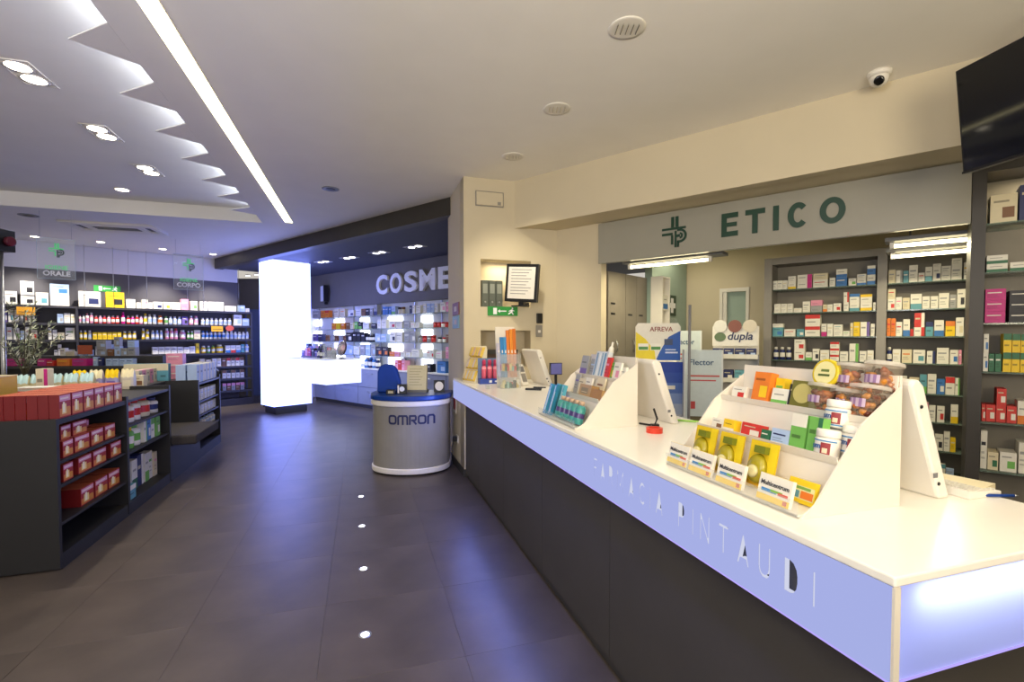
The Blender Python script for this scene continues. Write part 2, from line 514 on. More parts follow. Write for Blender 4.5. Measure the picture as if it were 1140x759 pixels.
# ------------------------------------------------------------------ lights and fittings on the ceilings
def spot_light(p, z, label, group=None, pair=None, power=25, col=NEUT, rad=.055, lit=True, tgt=None, cone=80, head=0):
    t = thing('ceiling_spotlight', label, 'ceiling light', (p[0], p[1], z), R(90 - head), group)
    if pair:
        part('frame', plate('frame', [(-.2, -.11), (.2, -.11), (.2, .11), (-.2, .11)], [[(-.185, -.095), (.185, -.095), (.185, .095), (-.185, .095)]], .008, 'white'), None, t, (0, 0, -.008))
    for dx in ((-.095, .095) if pair else (0,)):
        part('rim', MB().lathe([(rad, -.001), (rad * 1.25, -.004), (rad * 1.25, -.0015), (rad, .03)], 20), 'white', t, (dx, 0, -.004))
        part('lens', MB().lathe([(rad, -.006), (rad * .98, -.004)], 20), 'g_spot' if lit == 1 else 'g_spotc', t, (dx, 0, 0))
        if power:
            q = t.matrix_basis @ Vector((dx, 0, -.02))
            lamp('SPOT', 'spot_beam', q, power, col, .04, tgt or (q.x, q.y, 0), cone, .7)
    return t
ordn = ['first', 'second', 'third', 'fourth', 'fifth', 'sixth', 'seventh', 'eighth', 'ninth', 'tenth', 'eleventh', 'twelfth', 'thirteenth', 'fourteenth', 'fifteenth', 'sixteenth', 'seventeenth', 'eighteenth', 'nineteenth', 'twentieth']
tens = {20: 'twenty', 30: 'thirty', 40: 'forty'}
def nth(i):
    i += 1
    if i <= 20: return ordn[i - 1]
    if i in (30, 40): return {30: 'thirtieth', 40: 'fortieth'}[i]
    return tens[i // 10 * 10] + '-' + ordn[i % 10 - 1]

for k, p in enumerate(((-3.682, 3.718), (-4.016, 4.787), (-4.369, 5.855))):
    spot_light(p, 3.6, ('twin spotlight in the raised ceiling, nearest the shop front', 'twin spotlight in the raised ceiling, middle of the three pairs', 'twin spotlight in the raised ceiling, deepest of the three pairs')[k], 'twin spotlights in the raised ceiling', True, 40, NEUT, .075, 1, None, 100, -18)
spot_light((-5.295, 6.614), 3.6, 'single round spotlight at the far end of the raised ceiling', None, None, 40, NEUT, .075, 1, None, 100)
for k, (p, q) in enumerate((((-8.55, 8.70), -.25), ((-7.80, 9.20), 1.05), ((-7.15, 9.93), 2.0), ((-6.50, 10.55), 2.85))):
    w = FW.p(FW.at((20, 107, 180, 244)[k]), .05, 1.6)
    spot_light(p, 3.4, ('spotlight before the toiletries wall, near the pole', 'spotlight before the toiletries wall, behind the air vent', 'spotlight before the toiletries wall, above the second hanging glass sign', 'spotlight before the toiletries wall, beside the dark beam')[k], 'spotlights washing the toiletries wall', None, 240, NEUT, .06, 1, w, 75)
for k, p in enumerate(((-3.996, 10.268), (-3.264, 9.733), (-2.508, 9.151), (-1.709, 8.547))):
    spot_light(p, 3.19, ('spotlight in the dark ceiling, %s from the glowing column' % nth(k)), 'spotlights in the dark ceiling', True, 34, COOL, .06, 2, None, 90, 129.8)
for k, p in enumerate(((-6.87, 12.6), (-6.54, 12.4))):
    spot_light(p, 3.19, ('small spotlight deep in the passage, beside the wall end', 'small spotlight deep in the passage, beside the glowing column')[k], None, None, 7, COOL, .05, 2)
for k, p in enumerate(((.670, 2.866), (.354, 3.862), (.009, 4.867))):
    t = thing('ceiling_downlight', ('unlit chrome downlight in the ceiling, largest and closest to the television', 'unlit chrome downlight in the ceiling, middle of the row of three', 'unlit chrome downlight in the ceiling, next to the pillar')[k], 'ceiling light', (p[0], p[1], 3.4), 0, 'unlit chrome downlights')
    part('rim', MB().lathe([(.082, -.004), (.105, -.006), (.108, -.001), (.082, .0)], 28), 'white', t)
    part('reflector', MB().lathe([(.082, -.003), (.07, -.0035), (.045, -.002), (.03, -.0015)], 28), 'chrome', t)
    f = MB()
    for q in range(5): f.box(-.06 + q * .03 - .002, -.06 + q * .03 + .002, -.045, .045, -.012, -.003)
    part('louvre', f, 'chrome', t)
t = thing('ceiling_loudspeaker', 'small round grey loudspeaker grille in the ceiling beyond the light strip', 'loudspeaker', (-2.205, 5.917, 3.4))
part('rim', MB().lathe([(.085, -.008), (.10, -.006), (.10, 0), (.085, 0)], 24), 'cab', t)
part('grille', MB().lathe([(.085, -.006), (.03, -.010)], 24), 'lam', t)
t = thing('ceiling_loudspeaker', 'small round grey ceiling grille beside the air vent', 'loudspeaker', (-7.16, 7.20, 3.4))
part('rim', MB().lathe([(.10, -.008), (.12, -.006), (.12, 0), (.10, 0)], 24), 'cab', t)
part('grille', MB().lathe([(.10, -.006), (.03, -.010)], 24), 'lam', t)
# air vent
t = thing('air_vent', 'rectangular slotted white air conditioning vent in the ceiling', 'vent', (-6.50, 7.98, 3.4), R(17))
part('frame', plate('frame', [(-.62, -.36), (.62, -.36), (.62, .36), (-.62, .36)], [[(-.30, -.14), (.34, -.14), (.34, .14), (-.30, .14)], [(-.52, -.2), (-.40, -.2), (-.40, .2), (-.52, .2)], [(.42, -.2), (.54, -.2), (.54, .2), (.42, .2)]], .03, 'white'), None, t, (0, 0, -.03))
part('backing', MB().box(-.58, .58, -.32, .32, -.006, -.001), 'lamd', t)
for q in range(4): part('slat', MB().box(-.30, .34, -.115 + q * .07, -.095 + q * .07, -.026, -.008), 'cab', t)
# dome camera
t = thing('security_camera', 'white dome security camera under the ceiling by the bulkhead', 'camera', (2.50, 3.34, 3.4))
part('base', MB().lathe([(.072, 0), (.072, -.02), (.06, -.03)], 24), 'white', t)
s = MB().lathe([(.058, .0), (.057, -.02), (.048, -.045), (.03, -.062), (.008, -.07)], 24); s.xf(Matrix.Translation((0, 0, -.028)))
part('dome', s, 'white', t)
s = MB().lathe([(.030, 0), (.030, .02), (.026, .026), (.0185, .026)], 20); s.xf(Matrix.Translation((-.030, -.042, -.075)) @ Vector((-.55, -.72, -.42)).to_track_quat('Z', 'Y').to_matrix().to_4x4())
part('lens', s, 'screen', t)
# floor lights
for k, (x, y) in enumerate(((3.106, -1.05), (2.332, -1.055), (1.542, -1.065), (.744, -1.073))):
    t = thing('floor_light', 'small white light set in the floor of the aisle, %s from the shop front' % nth(k), 'floor light', FA.p(x, y, 0), 0, 'lights set into the aisle floor')
    part('rim', MB().lathe([(.022, .0005), (.030, .002), (.034, .001), (.034, -.002)], 20), 'steel', t)
    part('lens', MB().lathe([(.022, .0), (.021, .0022)], 20), 'g_floor', t)

# ------------------------------------------------------------------ products
CN = dict(w=('white', '#e4e0d2'), e=('cream', '#d8ccaa'), s=('grey', '#9a9a98'), k=('black', '#26252b'), n=('navy', '#28305e'), b=('blue', '#3d74b4'), l=('pale blue', '#a9bedc'), t=('teal', '#5d9aa6'),
          g=('green', '#6fae52'), G=('dark green', '#2e6a48'), y=('yellow', '#e8c21e'), o=('orange', '#dd7a28'), r=('red', '#c8342c'), p=('pink', '#e294ac'), m=('magenta', '#c2247c'), v=('violet', '#6d5a9c'), u=('brown', '#7a5436'))
LC = {k: lin(v[1]) for k, v in CN.items()}
MESH = {}
def darker(c, f=.8): return (c[0] * f, c[1] * f, c[2] * f, 1)
def carton_mesh(w, d, h, base, pat, acc, name='carton'):
    key = ('c', round(w, 3), round(d, 3), round(h, 3), base, pat, acc)
    if key in MESH: return MESH[key]
    b, a = LC[base], LC[acc]
    m = MB().box(-w / 2, w / 2, 0, d, 0, h, b)
    x0, x1 = -w / 2, w / 2
    ik = darker(b, .42) if base in 'weyolpsgbt' else darker(LC['e'], .8)
    if pat == '_': m.decal(x0, x1, 0, h * .36, a); m.decal(x0 + w * .15, x1 - w * .25, h * .62, h * .69, ik)
    elif pat == '^': m.decal(x0, x1, h * .66, h, a); m.decal(x0 + w * .12, x1 - w * .3, h * .34, h * .43, ik)
    elif pat == '|': m.decal(x0 + w * .68, x1, 0, h, a); m.decal(x0 + w * .1, x0 + w * .55, h * .55, h * .66, ik)
    elif pat == '.':
        m.decal(x0 + w * .45, x1 - w * .1, h * .18, h * .55, a); m.decal(x0 + w * .12, x1 - w * .3, h * .72, h * .79, ik)
    else:
        m.decal(x0 + w * .1, x1 - w * .2, h * .62, h * .71, a); m.decal(x0 + w * .1, x1 - w * .4, h * .40, h * .46, darker(b, .6)); m.decal(x0 + w * .1, x1 - w * .3, h * .26, h * .31, darker(b, .6))
    MESH[key] = m.mesh(name, 'card')
    return MESH[key]
def bottle_meshes(w, h, base, cap, jar=False, n=12):
    key = ('o', round(w, 3), round(h, 3), base, cap, jar)
    if key in MESH: return MESH[key]
    r = w / 2 * .94
    b, c = LC[base], LC[cap]
    lab = LC['w'] if base not in 'we' else LC[cap] if cap not in 'we' else LC['l']
    if jar: pr, cp = [(r * .95, 0), (r, .03 * h), (r, h * .68)], [(r * 1.02, h * .68), (r * 1.02, h * .97), (r * .97, h)]
    else: pr, cp = [(r * .94, 0), (r, .03 * h), (r, h * .22), (r, h * .56), (r, h * .70), (r * .86, h * .76), (r * .62, h * .80)], [(r * .64, h * .80), (r * .64, h * .97), (r * .56, h)]
    bm_ = MB().lathe(pr, n, 0, r, b, [b, b, lab, b, b, b] if not jar else [b, lab])
    MESH[key] = (bm_.mesh('bottle_body', 'gloss'), MB().lathe(cp, n, 0, r, c).mesh('cap', 'plast'))
    return MESH[key]
PW = {'_': 'with %s base', '^': 'with %s top', '|': 'with %s side', '=': 'with %s lettering', '.': 'with %s emblem', '/': 'with %s cap'}
def product(fr, x, y, z, w, h, typ, base, pat, acc, label_tail, kind, group, d=None, yaw=0, pre=''):
    desc = ('%s%s %s %s' % (pre, CN[base][0], {'b': 'carton', 'o': 'bottle', 'j': 'jar'}[typ], PW[pat if typ == 'b' else '/'] % CN[acc][0]))
    p = fr.p(x, y, z)
    if typ == 'b':
        d = d or min(max(w * .8, .05), .14)
        o = link(kind + '_carton', carton_mesh(w, d, h, base, pat, acc), None, p, fr.rz + yaw)
        tag(o, desc + ', ' + label_tail, 'carton', group)
    else:
        a, c = bottle_meshes(w, h, base, acc, typ == 'j')
        o = link(kind + ('_jar' if typ == 'j' else '_bottle'), a, None, p, fr.rz + yaw)
        tag(o, desc + ', ' + label_tail, 'jar' if typ == 'j' else 'bottle', group)
        link('cap', c, o)
    return o
TOK = re.compile(r'([\d.]+)([boj])(\w)(.)(\w)')
def row(fr, z, spec, start, where, kind, group, y=.03, d=None, lim=()):
    # lim: clear spans between posts; goods are kept inside the span they stand in
    for i, it in enumerate(spec.split()):
        span, lay = it.split(':')
        a, b = (float(q) for q in span.split('-'))
        xa, xb = sorted((fr.at(a, y), fr.at(b, y)))
        for lo, hi in lim:
            if lo - .05 < (xa + xb) / 2 < hi + .05:
                xa, xb = max(xa, lo), min(xb, hi)
                break
        xm, w = (xa + xb) / 2, max(.02, (xb - xa) * .95)
        zz = z + .0005
        ls = lay.split('+')
        for k, l in enumerate(ls):
            h, typ, base, pat, acc = TOK.match(l).groups()
            h = float(h) / fr.ppm(xm)
            pre = '' if len(ls) == 1 else 'bottom ' if k == 0 else 'top ' if k == len(ls) - 1 else 'middle '
            if typ != 'b': w2 = min(w * 1.02, h * .85)
            else: w2 = w
            product(fr, xm, y + random.uniform(0, .012), zz, w2, h, typ, base, pat, acc, '%s from %s, %s' % (nth(i), start, where), kind, group, d, random.uniform(-.014, .014), pre)
            zz += h + .0008

# ------------------------------------------------------------------ medicine cabinet behind the sign
def shelving(name, label, cat, fr, x0, x1, z0, z1, dep, ups, zs, th, mframe, mshelf, mback, upw=.075, back=True, base=None, top=True):
    t = thing(name, label, cat, fr.p(0, 0, 0), fr.rz)
    for u in ups: part('upright', MB().box(u - upw / 2, u + upw / 2, 0, dep, z0, z1), mframe, t)
    if top: part('top_board', MB().box(x0, x1, .004, dep, z1 - .075, z1 - .001), mframe, t)
    if back: part('back_panel', MB().box(x0, x1, dep - .02, dep - .001, z0, z1 - .002), mback, t)
    if base: part('plinth', MB().box(x0, x1, .01, dep, z0, base), mframe, t)
    for z in zs: part('shelf', MB().box(x0 + .005, x1 - .005, .012, dep - .021, z - th, z), mshelf, t)
    return t
u1, u2 = FM.at(854), FM.at(980.5)
MZ = [2.14, 1.873, 1.606, 1.340, 1.046, .775, .50, .25]
shelving('medicine_cabinet', 'tall taupe open medicine cabinet filled with small cartons behind the sign', 'cabinet', FM, u1 - .035, 2.3, 0, 2.50, .32, (u1, u2, 2.26), MZ, .012, 'cabb', 'glassg', 'cabt', .08, True, .08)
rn = ['top', 'second', 'third', 'fourth', 'fifth', 'sixth', 'seventh', 'lowest']
ML = ["859-864:10bw=s 864-870:10bw=s 870-875.5:10bw=e 876-885:7bw_y+7bw=s 886-903:7bw|m+8bw|m 903.5-920.5:8.5bw=r+7be=s 922-928.5:10bw=s 929-941.6:10bb=w+9bw_b 943-952:8bw.g 952.4-963:7bw_b+5bw=b 963.5-973:11bw_b+10bb^w",
      "861-868.2:5bw=s+5bw=s 868.5-875.2:5bw=s+5bw=s 875.5-882:5bw=s+5bw=s 882.5-892:5bw=e 892.5-901.2:12bw=s 901.5-914.8:7bs=s+6bp=p 915.3-920:8be_o 920.3-926:8bw=e 926.5-935.5:9bw.r 938-944:10bw=s+11bw|r 944.5-956:9bw_t+10bw^b 956.5-970:9bw_y+9bw^y 971-974:9bw=s",
      "858.5-871.5:10bt.b+4bw=s 872.5-885.5:8bw=r 886.5-895:8bt.w 895.5-913:11bw^r+13bw^r 914-920:5bm=m+9bw=s 920.5-927:14bw=e 927.5-937.7:6bw=s+7bw=t 938-945.7:6bw=g 946-949.3:15be=y 949.7-957:16by=e 957.3-968:16bw|v 969-973.5:14bw=s",
      "860.5-866.7:14on/w 867.2-873.8:14on/w 874.3-881:14on/w 884-896:11bw.r+12bw.r 896.5-904:9bw_g 904.5-912:13bw.k 913-923.5:12bw=e 924-934.5:7bw^r+7bw^r+7bw^r 935-944.5:11bw=s 945.5-956:20bw|g 957-965:12bw=s 965.5-973:13bw=e"]
for k, s in enumerate(ML): row(FM, MZ[k], s, 'the teal door', rn[k] + ' shelf, wide cabinet bay', 'medicine', 'cartons in the wide bay, %s shelf' % rn[k], lim=[(u1 + .045, u2 - .045)])
MRR = ["987.3-995.2:15be=s 995.5-1003:14bw|s 1003.7-1009.8:13bt=w 1010-1020:19bw=s 1020.5-1027.7:10bw=r 1028-1036:16bw_t 1036.4-1045.7:15bw.n+4bw=s 1046-1056.7:8bw=s+8bw=s 1057-1069:16bw=s+8bw=s 1071-1075:19bw=y",
       "987-995.7:12bw.r+11be=r 996-1003:14bw=p 1003.7-1011.7:13be=s 1012.3-1025.2:17bw_t 1025.6-1034.2:14bw=s 1034.6-1043.4:14bw=s 1043.8-1055.5:17bw=s 1056-1063.7:15bs=w 1064-1073.5:21bw.k",
       "985.7-991.2:20bo=r 991.5-996.7:20bo=r 997-1004:16bw=r 1004.8-1012.6:19bw_b 1013-1016.5:8br=r 1017-1029:10bw|r+16br|w 1030-1038.6:16bt^n 1039.5-1050.6:18bw_b 1052-1063:17by^o 1063.5-1072.7:21bw.e",
       "987-993.5:17on/w 994-1003:15bw=e 1004-1015.7:15be=o 1016.5-1030.5:15bw.t 1032-1041.8:14bw|n 1043-1057:18bw=s 1057.8-1067.3:16bw.b 1067.8-1071:16bp=w",
       "988-998:16bw=s 1000-1011:18bw_g 1013-1024.6:17be=s 1025-1033:21bt_g 1033.6-1043.7:22bw=s 1044-1053.2:17bb.w 1053.7-1064.3:20bw^r 1064.7-1069.8:19bw|g",
       "1006-1016:16bw=s 1018-1026:18bs=w 1026.4-1035.8:21be|p 1036-1043.6:18bw=s 1045-1053.7:18bw.r 1060.5-1069:21bw_y",
       "1028-1033:18bw=e 1033.6-1042.5:21bw_n 1043.7-1053:18bw.k 1053.6-1060.5:22bw=s 1061-1067:16by=e",
       "1038-1046:14bs^w 1047-1056.5:14bw^t 1057-1066:10bl=s"]
for k, s in enumerate(MRR): row(FM, MZ[k], s, 'the middle post', rn[k] + ' shelf, narrow cabinet bay', 'medicine', 'cartons in the narrow bay, %s shelf' % rn[k], lim=[(u2 + .045, 2.21)])

# ------------------------------------------------------------------ dark shelving beside the sign
ru = FS.at(1086)
RZ = [2.404, 2.06, 1.70, 1.352, .992, .645]
shelving('dark_shelving', 'dark brown open shelving with glass shelves beside the glass sign', 'shelving', FS, ru - .035, ru + 1.3, 0, 2.84, .36, (ru, ru + 1.33), RZ, .012, 'beam', 'glassg', 'cabt', .075, True, .08)
RS = ["1097.5-1129:32be.u 1129.8-1152:40bn.e",
      "1095.5-1120:9.5bw_G+9.5bw_G 1121.5-1146:10bw_G",
      "1094.5-1119:12.6bm=w+12.6bm=w+12.6bm=w 1122-1147:12bk=w+12bk=w+12bk=w",
      "1092-1101:21bw.b+21bw.b 1101.6-1108:20bG=w 1108.4-1115.6:20bG=w 1117-1126.6:22by^G+21by^G 1126.9-1136.4:22by^G+21by^G 1136.7-1147:22by^G+21by^G",
      "1089.3-1099.4:19br.w 1099.8-1110.8:19br.w 1111.2-1122.6:19br.w+19br.w 1123-1134.6:19br.w 1135-1147:26bw_o",
      "1088-1102.6:43bw=k 1103.2-1115.6:20be.G 1116.5-1136.5:22bw.g 1138-1150:35bw=s"]
for k, s in enumerate(RS): row(FS, RZ[k], s, 'the post', rn[k] + ' shelf beside the sign', 'boxed', 'boxes beside the sign, %s shelf' % rn[k], .05, .16, [(ru + .046, ru + 1.28)])
lamp('AREA', 'shelving_light', FS.p(ru + .65, .10, 2.74), 9, WARM, .9, FS.p(ru + .65, .2, 1.0), sy=.05)

# ------------------------------------------------------------------ glass sign, lamps and back room
sx0, sx1 = FS.at(667), ru - .045
t = thing('glass_sign', 'long frosted glass sign with dark green lettering ETICO over the service area', 'sign', FS.p(0, -.03, 0), FS.rz)
part('panel', MB().box(sx0, sx1, 0, .016, 2.415, 2.856), 'signg', t)
part('edge_profile', MB().box(sx0, sx1, .017, .05, 2.415, 2.435), 'steel', t)
for ch, xa, xb in (('E', 803, 821), ('T', 829, 850.5), ('I', 859.5, 864), ('C', 875.5, 898.5), ('O', 910.5, 939)):
    A, Bx = FS.at(xa), FS.at(xb)
    w, h, k = Bx - A, .215, .045
    ring = lambda rx, rz_, a0, a1, n: [(A + w / 2 + rx * math.cos(R(a0 + (a1 - a0) * q / n)), 2.535 + h / 2 + rz_ * math.sin(R(a0 + (a1 - a0) * q / n))) for q in range(n + 1)]
    g = MB()
    X = lambda px_, pz: (A + px_, 2.535 + pz)
    if ch == 'E': g.prism([X(0, 0), X(w, 0), X(w, k), X(k, k), X(k, .09), X(w * .92, .09), X(w * .92, .127), X(k, .127), X(k, h - k), X(w, h - k), X(w, h), X(0, h)], 'y', -.012, -.001)
    elif ch == 'T': g.prism([X(w / 2 - k / 2, 0), X(w / 2 + k / 2, 0), X(w / 2 + k / 2, h - k), X(w, h - k), X(w, h), X(0, h), X(0, h - k), X(w / 2 - k / 2, h - k)], 'y', -.012, -.001)
    elif ch == 'I': g.prism([X(0, 0), X(k, 0), X(k, h), X(0, h)], 'y', -.012, -.001)
    else:
        a0, a1, n = (42, 318, 28) if ch == 'C' else (0, 360, 36)
        o_, i_ = ring(w / 2, h / 2, a0, a1, n), ring(w / 2 - k, h / 2 - k, a0, a1, n)
        for q in range(n): g.prism([o_[q], o_[q + 1], i_[q + 1], i_[q]], 'y', -.012, -.001)
    part('letter', g, 'green', t)
def cross_logo(t, x, z, s, m, m2):
    # outlined double-line cross whose lower right arm curls into a P
    f = MB()
    for (a, b, c, d) in ((-.14, -.03, .15, .55), (.03, .14, .15, .55), (-.5, .42, .06, .14), (-.5, -.08, -.14, -.05), (-.14, -.06, -.5, -.15)):
        f.box(x + a * s, x + b * s, -.012, -.001, z + c * s, z + d * s)
    part('cross', f, m, t)
    p = MB()
    def arc(r0, r1, n=10):
        for q in range(n):
            a, b = R(-90 + 180 * q / n), R(-90 + 180 * (q + 1) / n)
            P = lambda r, g: (x + .20 * s + r * s * math.cos(g), z - .19 * s + r * s * math.sin(g))
            p.prism([P(r0, a), P(r0, b), P(r1, b), P(r1, a)], 'y', -.012, -.001)
    arc(.26, .18); arc(.12, .05)
    for (a, b, c, d) in ((.0, .07, -.62, .0), (.10, .17, -.62, -.37), (.10, .20, -.45, -.37), (.10, .20, -.01, .05), (.07, .20, -.24, -.14)):
        p.box(x + a * s, x + b * s, -.0125, -.0015, z + c * s, z + d * s)
    part('curl', p, m2, t)
cross_logo(t, FS.at(751.5), 2.655, .26, 'green', 'green')
def tube_lamp(px0, px1, y, z, rows, label):
    a, b = FS.at(px0, y), FS.at(px1, y)
    t = thing('fluorescent_lamp', label, 'lamp', FS.p((a + b) / 2, y, z), FS.rz, 'tube lamps behind the sign')
    L = abs(b - a) / 2
    for q, dz in rows:
        part('housing', MB().box(-L - .06, L + .16, q - .10, q + .09, dz + .03, dz + .06), 'cab', t)
        part('tube', MB().tube([(-L, q, dz), (L, q, dz)], .016, 10), 'g_tube', t)
        part('socket', MB().box(-L - .03, -L, q - .02, q + .02, dz - .02, dz + .03), 'white', t)
        part('socket', MB().box(L, L + .03, q - .02, q + .02, dz - .02, dz + .03), 'white', t)
        part('hanger_rod', MB().box(-L * .6, -L * .6 + .012, q + .05, q + .062, dz + .06, 2.87 - z), 'cab', t)
    lamp('AREA', 'tube_light', FS.p((a + b) / 2, y + .05, z - .03), 6 + 5 * len(rows), (1, .88, .58), L * 2, FS.p((a + b) / 2, y + .051, 0), sy=.06)
    return t
tube_lamp(702, 788, .26, 2.385, ((0, 0),), 'single lit fluorescent tube lamp behind the sign, beside the wardrobe')
tube_lamp(993, 1079, .48, 2.375, ((0, 0), (.26, -.055)), 'double lit fluorescent tube lamp in front of the narrow cabinet bay')
struct(link('wall_backroom_rear', MB().box(-.25, 1.2, .80, .90, 0, 2.87).mesh('wall_backroom_rear', 'wall'), None, Vector((1.09, 5.56, 0)), R(47)), 'cream wall behind the wardrobe')
# wardrobe of tall pull-out columns
FQ = Frame((1.09, 5.56), 43)
t = thing('pull_out_wardrobe', 'tall grey pull-out drawer wardrobe standing behind the service wall', 'wardrobe', FQ.p(0, 0, 0), FQ.rz)
part('carcass', MB().box(0, .98, .03, .75, 0, 2.34), 'cabb', t)
for k, (a, b) in enumerate(((.03, .42), (.43, .69), (.70, .96))):
    d = part('drawer_front', MB().box(a, b, 0, .028, .05, 2.36), 'ward', t)
    part('handle', MB().tube([(a + .18, -.005, 1.42), (a + .16, -.035, 1.46), (a + .16, -.035, 1.52), (a + .18, -.005, 1.56)], .008, 6), 'steel', d)
    for z in ((1.86, 1.98) if k == 0 else (1.86,)): part('label_slot', MB().box(a + .06, a + .15, -.004, 0, z, z + .022), 'black', d)
t = thing('wall_shelf', 'narrow white open wall shelf at the end of the wardrobe', 'shelf', bw1.p(.265, -.161, 0), bw1.rz)
part('side', MB().box(0, .02, 0, .16, 1.60, 2.37), 'white', t); part('side', MB().box(.20, .22, 0, .16, 1.60, 2.37), 'white', t)
part('back_panel', MB().box(.02, .20, .14, .155, 1.60, 2.37), 'wall', t)
for z in (1.60, 1.94, 2.35): part('shelf', MB().box(.02, .20, .005, .14, z, z + .018), 'white', t)
o = link('medicine_carton', carton_mesh(.13, .08, .18, 'w', '_', 'b'), None, bw1.p(.375, -.15, 1.9585), bw1.rz)
tag(o, 'white and blue carton standing on the narrow white wall shelf', 'carton')
t = thing('pharmacy_cross_sign', 'small dark green sign with white cross on the back room wall', 'sign', bw1.p(.86, 0, 2.03), bw1.rz)
part('panel', MB().box(-.13, .13, -.015, -.001, -.14, .14), 'green', t)
part('cross', MB().box(-.035, .035, -.02, -.0155, -.10, .10).box(-.10, -.0355, -.02, -.0155, -.035, .035).box(.0355, .10, -.02, -.0155, -.035, .035), 'letterw', t)
part('lower_plate', MB().box(-.13, .13, -.03, -.002, -.24, -.17), 'clear', t)

def stand_front(t, w, h, y, m_rects, name='printed_front'):
    m = MB(); m.box(-w / 2, w / 2, y, y + .012, 0, h, m_rects[0])
    return m
# yellow-blue floor display
fd = Frame((1.18, 4.64), 95)
t = thing('floor_display', 'white and blue product display with yellow and blue header behind the counter', 'display', fd.p(.24, 0, 0), fd.rz)
part('body', MB().box(-.21, .21, .02, .34, 0, 1.36), 'white', t)
f = MB().box(-.212, .212, .0, .018, 0, 1.36, lin('#b9b7b0'))
for k in range(6): f.decal(-.212, .212, 1.36 - .10 * (k + 1), 1.36 - .10 * k, lin(['#1d3f9e', '#2c4da6', '#5170b8', '#7f96c8', '#a5b2cc', '#b5bac6'][k]), -.001)
part('printed_front', f, 'card', t)
for z in (1.10, .88, .66, .46): part('shelf_slot', MB().box(-.14, .14, -.014, -.002, z, z + .035), 'white', t)
h = MB().prism([(-.215, 1.37), (.215, 1.37), (.215, 1.70), (.19, 1.735), (-.19, 1.735), (-.215, 1.70)], 'y', .10, .115, lin('#e6e2d6'))
Y, Bl, Gn = lin('#e4cf2e'), lin('#2a58ac'), lin('#4e8f4c')
h.face([(-.213, .0993, 1.372), (-.02, .0993, 1.372), (-.03, .0993, 1.46), (-.12, .0993, 1.58), (-.213, .0993, 1.65)], Y)
h.face([(-.02, .0992, 1.372), (.213, .0992, 1.372), (.213, .0992, 1.66), (.10, .0992, 1.60), (.02, .0992, 1.46)], Bl)
for (a, b) in ((-.19, -.09), (-.07, .03)):
    h.decal(a, b, 1.47, 1.535, lin('#f0ece0'), .0985); h.decal(a + .005, b - .005, 1.475, 1.505, Gn, .098)
h.decal(.07, .19, 1.44, 1.455, lin('#cfd8ee'), .0985); h.decal(.07, .17, 1.47, 1.48, lin('#cfd8ee'), .0985); h.decal(.06, .14, 1.52, 1.58, lin('#3c4a6c'), .0985)
hd = part('header', h, 'card', t)
part('lettering', text_mesh('AFREVA', .062, .002, ink('#8c4a44'), .001, 'CENTER'), None, hd, (.03, .099, 1.655))
# white-blue plasters display in front of it and its twin behind
def plaster_stand(fr, label, sc):
    t = thing('plaster_display', label, 'display', fr.p(0, 0, 0), fr.rz)
    W = .17
    body = MB().prism([(.0, 0), (.30, 0), (.30, 1.02), (.14, 1.48), (.0, 1.48)], 'x', -W, -W + .012, lin('#d8dcd8'))
    body.prism([(.0, 0), (.30, 0), (.30, 1.02), (.14, 1.48), (.0, 1.48)], 'x', W - .012, W, lin('#d8dcd8'))
    body.box(-W + .012, W - .012, .0, .012, 0, 1.48, lin('#c3cfd0'))
    for k in range(7): body.decal(-W, W, .12 + k * .09, .21 + k * .09, lin(['#3f7f9a', '#528ca4', '#6b9cb0', '#87adba', '#a2bcc4', '#b2c4c8', '#c0cdce'][k]), -.001)
    body.decal(-W + .03, W - .03, 1.23, 1.245, lin('#b84a48'), -.0012); body.decal(-W + .05, W - .06, 1.19, 1.202, lin('#b84a48'), -.0012)
    body.decal(-W + .06, -W + .10, .93, 1.0, lin('#b03b3c'), -.0012); body.decal(-.12, .06, .80, .86, lin('#5c5238'), -.0012)
    body.prism([(.10 + .06 * math.cos(a * .3), .84 + .10 * math.sin(a * .3)) for a in range(21)], 'y', -.003, -.0012, lin('#8fb4c6'))
    part('body', body, 'card', t)
    part('lettering', text_mesh('Flector', .075, .002, ink('#2c4f74'), .001, 'CENTER'), None, t, (-.02, -.002, 1.34))
    for z in (.28, .58, .88):
        s = part('shelf', MB().box(-W + .013, W - .013, .013, .30, z, z + .012), 'white', t)
        part('price_strip', MB().box(W - .0, W + .002, .02, .29, z, z + .05), ink('#6f8fc0'), s)
    return t
p1 = Frame((1.63, 4.50), 102)
plaster_stand(Frame(p1.p(.15, 0)[:2], 102), 'pale blue cardboard plaster display with sloping side, closest to the counter', 1)
plaster_stand(Frame((2.03, 5.62), 102), 'pale blue cardboard plaster display, partly hidden behind the thin steel pole', 1)
bpy.data.objects['plaster_display.001'].scale = (1, 1, 1.13)
t = thing('steel_pole', 'thin dark steel pole standing between two cardboard displays', 'pole', (1.56, 4.24, 0))
part('pole', MB().tube([(0, 0, .01), (0, 0, 1.88)], .013), 'cab', t)
part('base', MB().lathe([(.14, 0), (.14, .012), (.03, .02)], 20), 'lam', t)
